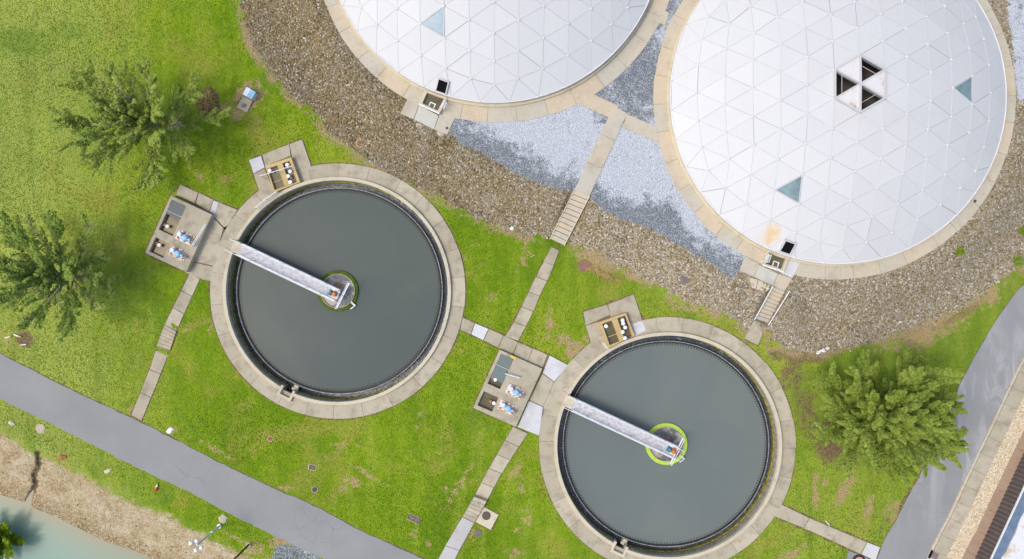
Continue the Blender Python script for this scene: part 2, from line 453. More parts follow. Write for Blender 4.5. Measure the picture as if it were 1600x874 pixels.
def grit():
    m = NT("buff_grit")
    v = m.sepx(m.voro(14, 'F1', "Color"), 0)
    c = m.ramp(v, [(0, (0.34, 0.25, 0.13)), (0.3, (0.56, 0.45, 0.29)), (0.7, (0.70, 0.59, 0.41)), (1, (0.80, 0.72, 0.58))])
    c = m.mix(m.rng(m.noise(0.6, 5, 0.7), 0.60, 0.72, 0, 0.6), c, (0.22, 0.17, 0.10))
    m.bump(v, 0.4, 0.04)
    return m.done(c, 0.95, 0.1)
M['buff_grit'] = grit()
M['corrugated'] = simple("dark_corrugated_cladding", (0.125, 0.105, 0.105), 0.6, 0.3, var=0.12, scale=2)
M['fascia'] = simple("slate_blue_gutter", (0.14, 0.20, 0.28), 0.5, 0.4, var=0.2, scale=2)
def roof_material():
    m = NT("patchy_white_roof")
    n = m.noise(0.45, 5, 0.65, dist=0.8)
    return m.done(m.ramp(n, [(0.30, (0.66, 0.67, 0.70)), (0.56, (0.70, 0.71, 0.74)), (0.63, (0.60, 0.51, 0.38)), (0.75, (0.45, 0.36, 0.24))]), 0.8, 0.2)
M['roof'] = roof_material()

def leaf_material(name, lo, mid, hi):
    m = NT(name)
    t = m.attr("tone")
    col = m.ramp(t, [(0.0, lo), (0.5, mid), (1.0, hi)])
    m.done(col, 0.7, 0.1)
    tr = m.n("ShaderNodeBsdfTranslucent"); m.L(col, tr.inputs[0])
    mx = m.n("ShaderNodeMixShader"); mx.inputs[0].default_value = 0.42
    m.t.links.new(m.b.outputs[0], mx.inputs[1]); m.t.links.new(tr.outputs[0], mx.inputs[2]); m.t.links.new(mx.outputs[0], m.out.inputs[0])
    return m.m
M['leaf'] = leaf_material("maple_leaf", (0.16, 0.245, 0.035), (0.31, 0.42, 0.07), (0.47, 0.56, 0.13))
M['leaf_pale'] = leaf_material("pale_leaf", (0.19, 0.275, 0.045), (0.35, 0.45, 0.085), (0.50, 0.58, 0.15))
M['leaf_dark'] = leaf_material("dark_leaf", (0.17, 0.25, 0.05), (0.30, 0.41, 0.085), (0.43, 0.53, 0.14))
M['leaf_pond'] = leaf_material("pond_leaf", (0.14, 0.23, 0.012), (0.27, 0.39, 0.02), (0.42, 0.54, 0.05))
M['blade'] = leaf_material("grass_blade", (0.105, 0.20, 0.007), (0.205, 0.32, 0.012), (0.375, 0.44, 0.045))
M['bark'] = simple("grey_bark", (0.22, 0.20, 0.17), 0.9, 0.15, var=0.3, scale=6)
M['dead_twig'] = simple("dead_twig", (0.50, 0.36, 0.15), 0.9, 0.0, var=0.5, scale=5)
def stone_material():
    m = NT("loose_stones")
    t = m.attr("tone")
    return m.done(m.ramp(t, [(0.0, (0.10, 0.07, 0.03)), (0.35, (0.18, 0.13, 0.055)), (0.6, (0.245, 0.185, 0.09)), (0.8, (0.32, 0.285, 0.21)), (1.0, (0.60, 0.58, 0.54))]), 0.9, 0.15)
M['stone'] = stone_material()
M['paper'] = simple("white_litter", (0.78, 0.79, 0.82), 0.8, 0.2, var=0.08)

# ------------------------------------------------------------------ plan outlines (plan units)
T1, T2 = (527.5, 455.0), (1043.0, 696.6)          # settling tanks
D1, D2 = (776.0, -94.0), (1304.0, 154.0)          # dome walkways
TZ, DZ = 1.0, 2.7
GRAVEL = [(330, -300), (366, -60), (374, 0), (386, 48), (398, 72), (419, 107), (453, 148), (487, 172), (511, 203), (542, 227), (570, 247), (590, 257), (618, 276), (643, 288), (676, 302), (711, 322), (741, 340), (771, 353), (801, 357), (821, 368), (859, 372), (893, 380), (930, 392), (962, 413), (989, 427), (1026, 445), (1049, 460), (1072, 472), (1107, 482), (1130, 490), (1172, 518), (1200, 512), (1210, 534), (1234, 546), (1286, 553), (1337, 542), (1378, 529), (1420, 513), (1457, 502), (1492, 489), (1526, 468), (1560, 441), (1588, 420), (1600, 400), (1680, 320), (2000, -300)]
WHITE = [(700, 205), (720, 223), (744, 237), (786, 257), (813, 275), (861, 292), (893, 300), (920, 310), (943, 328), (962, 339), (994, 350), (1021, 360), (1049, 378), (1078, 393), (1115, 415), (1146, 436), (1160, 420), (1185, 380), (1100, 0), (1040, -300), (900, -200), (720, 140)]
WHITE2 = [(1540, -320), (1566, -60), (1580, 60), (1590, 165), (1604, 152), (1640, 120), (1720, 70), (1760, -320)]
BLUE3 = [(432, 851), (452, 849), (472, 856), (500, 874), (530, 905), (440, 905), (424, 872)]
ROAD_U = [(-3000, -930), (-200, 452), (0, 553), (108, 608), (222, 661), (359, 731), (430, 764), (500, 795), (560, 828), (661, 873), (760, 928), (900, 1010), (3000, 2200)]
ROAD_L = [(-3000, -800), (-200, 527), (0, 623), (108, 677), (188, 718), (251, 748), (315, 779), (360, 804), (422, 835), (500, 870), (560, 905), (700, 985), (2900, 2300)]
ROAD2_L = [(2300, -300), (1700, 365), (1640, 405), (1600, 445), (1581, 465), (1557, 500), (1543, 524), (1523, 558), (1502, 596), (1482, 642), (1464, 682), (1446, 720), (1434, 750), (1415, 785), (1402, 811), (1383, 841), (1370, 874), (1340, 940), (1200, 1260)]
ROAD2_R = [(2420, -240), (1800, 400), (1700, 460), (1640, 505), (1600, 556), (1583, 590), (1561, 638), (1545, 672), (1533, 696), (1522, 720), (1510, 745), (1497, 773), (1485, 800), (1474, 820), (1466, 835), (1450, 868), (1420, 935), (1290, 1260)]
SHORE = [(-3000, -560), (-200, 680), (0, 773), (37, 785), (54, 795), (84, 806), (128, 828), (161, 845), (205, 859), (260, 885), (420, 960), (2900, 2200)]
APRON1 = [(635, 156), (645, 135), (672, 146), (720, 164), (699, 211), (678, 203), (646, 187), (625, 178)]
APRON2 = [(1164, 400), (1190, 412), (1202, 394), (1251, 409), (1238, 435), (1226, 456), (1208, 447), (1178, 433), (1155, 423)]
LINK = [(902.6, 161.4), (928, 147.6), (1024.5, 195.7), (1028, 221.5)]
WALKM = [(959, 165), (980, 177), (923, 303), (897, 298)]

def inpoly(u, v, poly):
    r = np.zeros(u.shape, bool); n = len(poly)
    for i in range(n):
        x1, y1 = poly[i]; x2, y2 = poly[(i + 1) % n]
        if y1 == y2: continue
        c = ((y1 > v) != (y2 > v)) & (u < (x2 - x1) * (v - y1) / (y2 - y1) + x1)
        r ^= c
    return r
def dline(u, v, pts, closed=False):
    d = np.full(u.shape, 1e12); n = len(pts)
    for i in range(n if closed else n - 1):
        x1, y1 = pts[i]; x2, y2 = pts[(i + 1) % n]
        dx, dy = x2 - x1, y2 - y1
        t = np.clip(((u - x1) * dx + (v - y1) * dy) / (dx * dx + dy * dy), 0, 1)
        d = np.minimum(d, (u - x1 - t * dx) ** 2 + (v - y1 - t * dy) ** 2)
    return np.sqrt(d)
def sdpoly(u, v, poly):
    return np.where(inpoly(u, v, poly), 1, -1) * dline(u, v, poly, True)
def above(u, v, pts):
    """True on the upper right side of a left to right line"""
    xs = np.array([p[0] for p in pts], float); ys = np.array([p[1] for p in pts], float)
    return v < np.interp(u, xs, ys)
def sstep(x, a, b):
    t = np.clip((x - a) / (b - a), 0, 1)
    return t * t * (3 - 2 * t)

# flights of steps: left-top, right-top, right-bottom, left-bottom, number of steps
FLIGHTS = {
    'long': [(898, 297), (921, 306), (881, 384), (860, 374), 11],
    'rail': [(1208, 448), (1226, 456), (1200, 505), (1181, 499), 9],
    'west': [(257, 508), (275, 518), (265, 548), (245, 541), 6],
    'south': [(741, 777), (760, 784), (741, 817), (723, 808), 6],
}
FLIGHT_Z = {'long': (2.72, 1.02), 'rail': (2.72, 1.16), 'west': (0.98, 0.26), 'south': (0.98, 0.16)}

def hbase(u, v):
    su = dline(u, v, ROAD_U) * np.where(above(u, v, ROAD_U), 1, -1)
    h = sstep(su, 96, 172) * TZ
    d = np.maximum(np.hypot(u - D1[0], v - D1[1]) - 286, -50)
    d = np.minimum(d, np.maximum(np.hypot(u - D2[0], v - D2[1]) - 283, -50))
    for poly in (WHITE, WHITE2, APRON1, APRON2, LINK, WALKM):
        d = np.minimum(d, -sdpoly(u, v, poly))
    h = h + (DZ - TZ) * (1 - sstep(d, 5, 84))
    below = ~above(u, v, ROAD_L)
    tl = dline(u, v, ROAD_L); ds = dline(u, v, SHORE); land = above(u, v, SHORE)
    f = np.clip((tl - 38) / np.maximum(tl - 38 + ds, 1e-3), 0, 1)
    hb = np.where(land, -1.3 * f, np.maximum(-1.3 - 0.014 * ds, -3.2))
    hb = np.where((~land) & (ds > 1500), -3.2 + 3.2 * sstep(ds, 1500, 1700), hb)
    h = np.where(below, hb, h)
    gul = dline(u, v, [(60, 708), (62, 728), (54, 742), (57, 758), (49, 772), (42, 792)])
    h = h - 0.35 * (1 - sstep(gul, 1.0, 6.5)) * (below & land)
    return h
def height(u, v):
    u = np.asarray(u, float); v = np.asarray(v, float)
    h = hbase(u, v)
    for k, (a, b, c, d, n) in FLIGHTS.items():
        z0, z1 = FLIGHT_Z[k]
        m0 = ((a[0] + b[0]) / 2, (a[1] + b[1]) / 2); m1 = ((c[0] + d[0]) / 2, (c[1] + d[1]) / 2)
        dx, dy = m1[0] - m0[0], m1[1] - m0[1]; L2 = dx * dx + dy * dy
        t = ((u - m0[0]) * dx + (v - m0[1]) * dy) / L2
        dist = np.abs((u - m0[0]) * dy - (v - m0[1]) * dx) / sqrt(L2)
        hw = math.hypot(a[0] - b[0], a[1] - b[1]) / 2
        z = z0 + np.clip(t, 0, 1) * (z1 - z0) - 0.22
        wgt = (1 - sstep(dist, hw + 1, hw + 7)) * sstep(t, -0.06, 0.0) * (1 - sstep(t, 1.0, 1.08))
        h = np.where(h > z, h * (1 - wgt) + z * wgt, h)
    return h
def hz(u, v):
    return float(height(np.array([u]), np.array([v]))[0])
def G(u, v, dz=0.0):
    z = hz(u, v) + dz
    return P(u, v, z)

PATHS = [APRON1, APRON2, LINK, WALKM, [(297, 427), (257, 508), (237, 570), (205, 649), (221, 658), (252, 582), (275, 518), (312, 436)],
         [(801.8, 666.8), (760, 739), (723, 808), (672, 900), (696, 905), (722, 852), (741, 817), (780, 746), (804.4, 707), (824.5, 677.5)],
         [(862, 386), (846, 415), (829, 450), (814, 480), (790, 526), (809, 533), (821, 511), (843, 462), (874, 391)],
         [(723, 496), (790, 525), (856, 554), (890, 571), (850, 600), (783, 546), (719, 515)], [(1221, 788), (1376, 856), (1368, 877), (1210, 807)],
         [(1178, 500), (1163, 530), (1184, 541), (1199, 505)], [(281, 288), (372, 328), (330, 440), (297, 429), (226, 396), (266, 305)],
         [(388, 250), (472, 217), (488, 262), (470, 290), (407, 306)], [(911, 487), (990, 460), (1011, 517), (950, 548), (924, 539)],
         [(780, 546), (866, 580), (850, 682), (808, 668), (739, 638)], [(743, 816), (755, 792), (780, 804), (767, 829)], [(1326, 861), (1362, 876), (1352, 905), (1316, 905)], [(369, 168), (386, 176), (402, 146), (386, 137)]]
# worn and dry places: (u, v, ru, rv, turn in degrees, strength)
DRY = [(575, 742, 30, 3.5, 32, .55), (340, 705, 30, 4, 32, .5), (720, 755, 45, 4, -58, .5), (700, 770, 10, 8, 0, .45), (550, 752, 14, 7, 20, .6), (536, 765, 7, 8, 0, .5), (447, 765, 12, 6, 20, .5), (645, 835, 6, 12, 20, .5), (670, 848, 9, 6, 0, .45),
       (806, 735, 6, 16, 25, .55), (858, 510, 5, 24, 5, .6), (882, 532, 12, 9, 0, .6), (898, 548, 15, 13, -40, .7), (920, 530, 8, 9, 0, .5), (1275, 745, 4, 16, 0, .6), (1274, 775, 5, 16, 0, .6), (1322, 760, 9, 22, 28, .75), (1310, 785, 5, 10, 25, .6), (1358, 795, 6, 22, 15, .6), (1398, 800, 14, 20, 30, .6), (1238, 865, 14, 8, -20, .6), (1260, 852, 7, 5, 0, .45),
       (312, 275, 8, 8, 0, .4), (354, 280, 8, 8, 0, .5), (330, 515, 6, 16, 10, .4), (302, 510, 18, 3, -25, .4), (252, 455, 4, 10, 10, .35), (255, 648, 6, 4, 0, .4), (270, 672, 8, 6, 0, .6), (735, 380, 14, 5, 10, .4), (728, 402, 5, 5, 0, .4), (770, 462, 9, 7, 0, .4), (820, 395, 8, 30, 10, .5), (850, 640, 6, 18, 20, .3), (962, 690, 5, 8, 0, .5), (975, 660, 6, 10, 0, .4), (745, 690, 6, 12, 20, .4), (690, 700, 5, 10, 20, .3), (655, 655, 5, 20, 20, .4), (800, 690, 10, 6, 0, .4), (815, 760, 6, 12, 0, .45), (823, 812, 8, 12, 0, .5), (805, 865, 14, 8, 0, .5), (812, 830, 8, 8, 30, .4), (735, 835, 22, 10, -30, .4), (560, 695, 6, 6, 0, .5), (530, 700, 12, 10, 30, .4), (505, 715, 16, 6, 0, .35), (765, 425, 30, 20, 0, .15), (390, 150, 18, 20, 30, .75), (375, 178, 14, 8, -30, .6), (350, 168, 18, 7, 20, .6), (402, 195, 14, 12, -30, .35), (345, 300, 16, 8, -30, .3),
       (1450, 510, 60, 22, -25, .72), (1500, 480, 40, 14, -30, .7), (1545, 455, 16, 20, 30, .7), (1395, 540, 30, 10, -15, .5), (1210, 545, 26, 20, 0, .45), (930, 405, 30, 14, 25, .7), (985, 430, 26, 8, 28, .55), (940, 420, 16, 5, 20, .5), (1060, 475, 30, 8, 20, .45), (1290, 755, 5, 5, 0, .5), (1380, 480, 40, 10, 0, .3),
       (20, 530, 22, 14, 0, .35), (190, 660, 12, 8, 30, .25), (120, 250, 60, 20, 30, .12), (40, 420, 30, 18, 0, .12), (215, 648, 14, 7, 30, .7), (325, 850, 60, 8, 30, .35), (400, 858, 24, 10, 20, .55), (440, 850, 18, 10, 10, .7), (360, 835, 20, 5, 40, .4), (410, 820, 14, 6, 30, .3), (480, 862, 40, 6, 28, .45)]
SOIL = [(325, 160, 15, 19, 0, .95), (1236, 585, 26, 42, 0, .56), (1262, 645, 22, 50, -14, .54), (1300, 690, 22, 32, 0, .8), (1250, 556, 42, 11, 0, .72), (1500, 492, 50, 7, -30, .55), (1420, 520, 40, 6, -20, .5), (38, 530, 13, 11, 20, .8), (1385, 815, 8, 26, 32, .45), (1335, 620, 16, 14, 0, .5), (388, 60, 5, 60, -18, .45), (1418, 775, 5, 30, 30, .6), (1478, 640, 6, 50, 24, .55), (1545, 525, 4, 40, 32, .35), (345, 823, 4, 4, 0, .6), (97, 716, 7, 5, 0, .4), (900, 600, 5, 4, 0, .4), (912, 416, 14, 12, 0, .4), (455, 40, 1, 1, 0, 0), (425, 110, 9, 30, -35, .35), (590, 262, 12, 6, 30, .5), (660, 293, 20, 6, 33, .5), (785, 790, 3, 3, 0, 0), (395, 695, 4, 4, 0, .3)]
def blobs(u, v, L):
    r = np.zeros(u.shape)
    for (a, b, ru, rv, ang, s) in L:
        if s == 0: continue
        c, q = cos(radians(ang)), sin(radians(ang))
        x = ((u - a) * c + (v - b) * q) / ru; y = (-(u - a) * q + (v - b) * c) / rv
        r = np.maximum(r, s * np.exp(-0.5 * (x * x + y * y) ** 1.5 * 0.7))
    return r
def fields(u, v):
    f = {}
    f['dg'] = np.clip(sdpoly(u, v, GRAVEL), -300, 300)
    w1 = sdpoly(u, v, WHITE); w2 = sdpoly(u, v, WHITE2); w3 = sdpoly(u, v, BLUE3)
    f['dw'] = np.clip(np.maximum(np.maximum(w1, w2), w3), -300, 300)
    brown_edge = dline(u, v, WHITE[:16])
    bw = np.clip(brown_edge / 62.0, 0, 1)
    wht = 0.10 + 0.72 * bw
    # the right half of the strip has a much wider bare grey band
    wht = wht - 0.22 * np.exp(-(((u - 1010) / 60.0) ** 2 + ((v - 335) / 22.0) ** 2))
    wht = wht - 0.20 * np.exp(-(((u - 770) / 40.0) ** 2 + ((v - 235) / 14.0) ** 2))
    wht = np.where((u > 925) & (v < 195), 0.36 + 0.10 * np.sin(v / 24.0), wht)
    wht = np.where(w2 > -40, 0.72, wht)
    wht = np.where(w3 > -30, 0.16, wht)
    f['wht'] = wht
    below = ~above(u, v, ROAD_L)
    tl = dline(u, v, ROAD_L)
    bank = np.interp(u, [-200, 0, 40, 100, 180, 260, 330, 400], [48, 48, 54, 51, 52, 50, 48, 46])
    f['dd'] = np.where(below, np.clip(tl - bank, -300, 300), -300)
    f['shore'] = np.where(above(u, v, SHORE), 1, -1) * np.clip(dline(u, v, SHORE), 0, 300)
    f['dry'] = blobs(u, v, DRY)
    pd = np.full(u.shape, 1e6)
    for q in PATHS[4:]: pd = np.minimum(pd, dline(u, v, q, True))
    for T in (T1, T2): pd = np.minimum(pd, np.abs(np.hypot(u - T[0], v - T[1]) - 200))
    pd = np.minimum(pd, np.minimum(dline(u, v, ROAD_U), dline(u, v, ROAD2_L)) * 0.9)
    f['soil'] = np.maximum(0.60 * np.exp(-(pd / 3.4) ** 2), blobs(u, v, SOIL))
    f['soil'] = np.maximum(f['soil'], 0.9 * (1 - sstep(dline(u, v, [(60, 708), (62, 728), (54, 742), (57, 758), (49, 772), (42, 792)]) + 1.5 * np.sin(v * .7) + 1.2 * np.sin(u * .9 + v * .31), 1, 6)))
    return f

# ------------------------------------------------------------------ the ground: one grid, cut by cover
def axis(a, b, st):
    mid = np.arange(a, b + st * 0.5, st)
    g = np.cumsum(st * 1.33 ** np.arange(1, 34))
    g = g[g < 70000]
    return np.concatenate([a - g[::-1], mid, mid[-1] + g])
us = axis(-30, 1630, 2.5); vs_ = axis(-30, 904, 2.5)
UU, VV = np.meshgrid(us, vs_)
uf, vf = UU.ravel(), VV.ravel()
hh = height(uf, vf)
FL = fields(uf, vf)
kk = (1 - hh / CAM_H) / 16.0
GV = np.stack([(uf - 800) * kk, (437 - vf) * kk, hh], 1)
nu, nv = len(us), len(vs_)
ii, jj = np.meshgrid(np.arange(nu - 1), np.arange(nv - 1))
i0 = (jj * nu + ii).ravel()
GF = np.stack([i0, i0 + nu, i0 + nu + 1, i0 + 1], 1)
cx = GV[GF].mean(1)
fc = {k: a[GF].mean(1) for k, a in FL.items()}
keep = np.ones(len(GF), bool)
for T in (T1, T2):
    c = P(T[0], T[1], 1.06)
    keep &= np.hypot(cx[:, 0] - c[0], cx[:, 1] - c[1]) > 11.7
cover = np.zeros(len(GF), int)
cover[fc['dg'] > 0] = 1
cover[fc['dw'] > 0] = 2
cover[fc['dd'] > 0] = 3
for k, nm in enumerate(("lawn", "gravel_bed", "white_gravel_bed", "dirt_bank")):
    F = GF[keep & (cover == k)]
    idx, inv = np.unique(F, return_inverse=True)
    o = np_mesh(nm, GV[idx], inv.reshape(F.shape), M['ground'], {a: b[idx] for a, b in FL.items()})
    o.data.polygons.foreach_set("use_smooth", [True] * len(o.data.polygons))
    tag(o, kind='structure')

# ------------------------------------------------------------------ roads, kerb, footway
def ribbon(name, left, right, m, lift, thick=0.12, z=None, tone=None):
    """a sheet between two lines of equal count"""
    n = len(left); V = []; F = []
    for p in left + right:
        zz = (hz(*p) if z is None else z) + lift
        V.append(P(p[0], p[1], zz))
    nn = 2 * n
    V += [(x, y, q - thick) for x, y, q in V]
    for i in range(n - 1):
        F.append((i, i + 1, n + i + 1, n + i))
        F.append((i, nn + i, nn + i + 1, i + 1)); F.append((n + i, n + i + 1, nn + n + i + 1, nn + n + i))
    b = MB(); b.add(V, F)
    if tone: b.t = [tone(*p) for p in left + right] * 2
    return tag(b.build(name, m), kind='structure')
def resample(pts, n):
    a = np.array(pts, float); s = np.concatenate([[0], np.cumsum(np.hypot(*np.diff(a, axis=0).T))])
    t = np.linspace(0, s[-1], n)
    return [(float(np.interp(q, s, a[:, 0])), float(np.interp(q, s, a[:, 1]))) for q in t]
def wob(pts, amp, seed):
    r = random.Random(seed)
    return [(x + r.uniform(-amp, amp), y + r.uniform(-amp, amp)) for x, y in pts]
rl = resample(ROAD_U[1:-2], 90); rr = resample(ROAD_L[1:-2], 90)
ribbon("road", [ROAD_U[0]] + wob(rl, 1.0, 1) + [(3000, 2200)], [ROAD_L[0]] + wob(rr, 1.0, 2) + [(2900, 2300)], M['road'], 0.035)
r2l = wob(resample(ROAD2_L[1:-1], 60), 0.8, 3); r2r = resample(ROAD2_R[1:-1], 60)
ribbon("road", [ROAD2_L[0]] + r2l + [ROAD2_L[-1]], [ROAD2_R[0]] + r2r + [ROAD2_R[-1]], M['road2'], 0.035, z=1.0,
       tone=lambda u, v: float(np.clip(1.25 - abs(v - 640) / 170, 0.05, 1)))
def offs(pts, d):
    out = []
    for i, p in enumerate(pts):
        a = pts[max(i - 1, 0)]; b = pts[min(i + 1, len(pts) - 1)]
        dx, dy = b[0] - a[0], b[1] - a[1]; L = math.hypot(dx, dy)
        out.append((p[0] - dy / L * d, p[1] + dx / L * d))
    return out
kr = [p for p in ROAD2_R]
def strip_sheet(name, d0, d1, m, z0, z1, seg=None, gap=0.6):
    b = MB()
    n = 3 + (seg or 60)
    base = resample(ROAD2_R[1:-1], n)
    A = offs(base, -d0); B = offs(base, -d1)
    for i in range(n - 1):
        if seg:
            L = math.hypot(base[i + 1][0] - base[i][0], base[i + 1][1] - base[i][1]); e = gap / L / 2
        else: e = 0
        def lp(Q, t): return (Q[i][0] + (Q[i + 1][0] - Q[i][0]) * t, Q[i][1] + (Q[i + 1][1] - Q[i][1]) * t)
        if seg:
            q = [lp(A, e), lp(A, 1 - e), lp(B, 1 - e), lp(B, e)]
            b.prism([P(x, y, z1)[:2] for x, y in q], z0, z1, R.random())
        else:
            q = [lp(A, 0), lp(A, 1), lp(B, 1), lp(B, 0)]
            b.add([P(x, y, z1) for x, y in q], [(0, 1, 2, 3)])
    return tag(b.build(name, m), kind='structure')
strip_sheet("kerb", 0.3, 4.2, M['beige'], 0.9, 1.14, seg=22, gap=0.35)
strip_sheet("sidewalk", 5.0, 27, M['conc'], 0.9, 1.13, seg=22, gap=0.35)
strip_sheet("gravel_strip", 25, 53, M['buff_grit'], 0.9, 1.075)
strip_sheet("apron", 50, 74, M['brown'], 0.9, 1.10, seg=17, gap=0.5)

# ------------------------------------------------------------------ concrete paths
ZS = [0]
def lift():
    ZS[0] = (ZS[0] + 1) % 9
    return 0.055 + 0.004 * ZS[0]
def shrink(q, g):
    cx_ = sum(p[0] for p in q) / len(q); cy_ = sum(p[1] for p in q) / len(q)
    return [(p[0] + (cx_ - p[0]) / max(math.hypot(cx_ - p[0], cy_ - p[1]), 1e-3) * g, p[1] + (cy_ - p[1]) / max(math.hypot(cx_ - p[0], cy_ - p[1]), 1e-3) * g) for p in q]
def slab(b, q, z=None, gap=0.55, tone=None, dz=None):
    q = shrink(q, gap)
    dz = lift() if dz is None else dz
    zz = [(hz(*p) if z is None else z) + dz for p in q]
    b.prism([P(p[0], p[1], zq) for p, zq in zip(q, zz)], -0.2, None, R.random() if tone is None else tone)
def path(name, left, right, n, m=None, z=None, gap=0.45, jitter=0.5):
    L = resample(left, 2 * n + 1); Q = resample(right, 2 * n + 1)
    b = MB()
    for i in range(n):
        t = R.random(); dz = lift()
        l = L[2 * i:2 * i + 3]; r = Q[2 * i:2 * i + 3]
        e = gap / max(math.hypot(l[2][0] - l[0][0], l[2][1] - l[0][1]), 1)
        j = [R.uniform(-jitter, jitter) for _ in range(2)]
        l0 = (l[0][0] + (l[2][0] - l[0][0]) * e + j[0], l[0][1] + (l[2][1] - l[0][1]) * e); l2 = (l[2][0] - (l[2][0] - l[0][0]) * e + j[0], l[2][1] - (l[2][1] - l[0][1]) * e)
        r0 = (r[0][0] + (r[2][0] - r[0][0]) * e + j[1], r[0][1] + (r[2][1] - r[0][1]) * e); r2 = (r[2][0] - (r[2][0] - r[0][0]) * e + j[1], r[2][1] - (r[2][1] - r[0][1]) * e)
        q = [l0, l[1], l2, r2, r[1], r0]
        pts = [P(p[0], p[1], (hz(*p) if z is None else z) + dz) for p in q]
        k = len(b.v)
        bot = [(x, y, w_ - 0.22) for x, y, w_ in pts]
        fs = [(0, 1, 4, 5), (1, 2, 3, 4)] + [(a, (a + 1) % 6, 6 + (a + 1) % 6, 6 + a) for a in range(6)]
        b.add(pts + bot, fs, t)
    return tag(b.build(name, m or M['conc']), kind='structure')
# dirt under the joints
def underlay(polys):
    b = MB()
    for q in polys:
        b.prism([P(p[0], p[1], hz(*p) + 0.012) for p in q], -0.1, None)
    return tag(b.build("joint_bed", M['joint']), kind='structure')

underlay([[(282, 290), (370, 328), (352, 360), (332, 338), (276, 304)], [(331, 338), (354, 354), (338, 400), (332, 438), (313, 434), (298, 428), (291, 424)],
          [(390, 251), (451, 226), (471, 219), (485, 260), (468, 288), (408, 304)], [(912, 488), (989, 461), (1009, 517), (951, 547), (925, 538)],
          [(848, 556), (886, 571), (903, 581), (850, 655), (843, 679), (810, 667), (828, 625), (846, 584)]])
path("path", [(297, 427), (257, 508)], [(312, 436), (275, 518)], 3)
path("path", [(245, 541), (237, 570), (205, 649)], [(265, 548), (252, 582), (221, 658)], 3)
path("path", [(801.8, 666.8), (781.7, 701.5), (760, 739), (741, 777)], [(824.5, 677.5), (804.4, 707), (780, 746), (760, 784)], 5)
path("path", [(723, 808), (700, 846), (688, 868), (672, 900)], [(741, 817), (722, 852), (711, 873), (696, 905)], 2, concrete("pale_path", (0.46, 0.45, 0.435), (0.52, 0.515, 0.51), stain=(0.40, 0.38, 0.34), stain_amt=0.3))
path("path", [(862, 386), (846, 415), (829, 450), (814, 480), (803, 505), (790, 526)], [(874, 391), (859, 430), (843, 462), (832, 490), (821, 511), (809, 533)], 6, jitter=1.2)
path("path", [(723, 496.5), (742, 505)], [(719, 515), (736, 523)], 1)
path("path", [(764, 514), (790, 526), (812, 536), (856, 554.5)], [(756, 532), (783, 545.5), (805, 556), (848, 575)], 4)
path("path", [(1221, 788.5), (1267, 811), (1300, 825), (1355, 847.5)], [(1210, 806.5), (1265, 829), (1292, 841), (1345, 866)], 3)
path("path", [(1355.5, 847.8), (1375.5, 856)], [(1345.5, 866.3), (1368, 876)], 1, M['white_slab'])
path("path", [(959, 165), (897, 298)], [(980, 177), (921, 306)], 3, M['beige'], z=DZ)
path("path", [(902.6, 161.4), (959, 187)], [(928, 147.6), (967, 166)], 1, M['beige'], z=DZ)
path("path", [(979, 178), (1026, 199)], [(973, 199), (1030, 223)], 1, M['beige'], z=DZ)
path("path", [(1028, 35), (1040, 40)], [(1034, 15), (1046, 20)], 1, M['beige'], z=DZ)
path("path", [(1178, 501), (1163, 530)], [(1198, 506), (1184, 540)], 1)
# slabs round the valve chambers and scum boxes
b = MB()
for q in ([(281, 288), (309.6, 301), (304.7, 318), (274.8, 305)], [(310.5, 301), (334, 312.4), (326, 331.5), (305.5, 318)], [(342, 316), (371, 328), (357, 352), (350, 356), (333, 338)],
          [(331, 337), (349, 356), (338, 400), (334, 416), (299, 408)], [(299, 409), (334, 417), (330, 440), (312, 436), (297, 429), (289, 426)]):
    slab(b, q, z=1.0)
tag(b.build("pavement", M['conc']), kind='structure')
b = MB()
for q in ([(409.5, 242), (452, 225), (454.5, 244), (414, 260)], [(452, 225), (472, 218), (486, 258.5), (478, 282), (466, 284), (456, 246)], [(396, 272), (413, 263), (430, 303), (407, 306)]):
    slab(b, q, z=1.0)
tag(b.build("pavement", M['conc']), kind='structure')
b = MB()
for q in ([(911, 487.6), (949, 476), (953.8, 492), (915, 509)], [(949, 476), (990.4, 460), (1003.5, 499.6), (986, 507), (978, 488), (954, 496)], [(915, 509), (934, 503), (950, 548), (924, 538.5)]):
    slab(b, q, z=1.0)
tag(b.build("pavement", M['conc']), kind='structure')
b = MB()
for q in ([(847.5, 584), (866, 597), (849, 636), (827, 626)], [(866, 597), (888, 572), (905, 580), (880, 605), (850, 655), (849, 636)]):
    slab(b, q, z=1.0)
tag(b.build("pavement", M['conc']), kind='structure')
for q in ([(388.8, 250.3), (407.8, 243.3), (414, 262), (396, 271.5)], [(986, 507), (1003.5, 500.5), (1010, 517), (993, 525)], [(742, 505), (763.5, 514), (755, 532), (736, 523)],
          [(859, 555.6), (888, 570.7), (866, 597), (847.5, 583)], [(826, 626), (848.8, 636), (842.5, 681.4), (808.5, 667.6)], [(333.7, 313), (342, 316), (335.4, 335.6), (327, 331.5)]):
    b = MB(); slab(b, q, z=1.0, dz=0.095)
    tag(b.build("pavement", M['white_slab']), kind='structure')
b = MB()
for q in ([(635.7, 156), (646, 134), (660, 142), (654.6, 164), (646.4, 186.8), (625, 178)], [(686, 181), (695.6, 156.6), (720.8, 164), (698.7, 211), (678, 202.6)]):
    slab(b, q, z=DZ, dz=0.055)
for q in ([(1164, 400.4), (1187, 412.4), (1178, 433), (1155.4, 423)], [(1216, 427.6), (1238, 435), (1226, 456), (1207.6, 447)]):
    slab(b, q, z=DZ, dz=0.055)
tag(b.build("pavement", M['beige']), kind='structure')
b = MB()
slab(b, [(654.6, 164), (686, 181), (678, 202.6), (646.4, 186.8)], z=DZ, dz=0.063, tone=0.1)
slab(b, [(1186, 413.5), (1216, 427.6), (1207.6, 447), (1178, 433)], z=DZ, dz=0.063, tone=0.1)
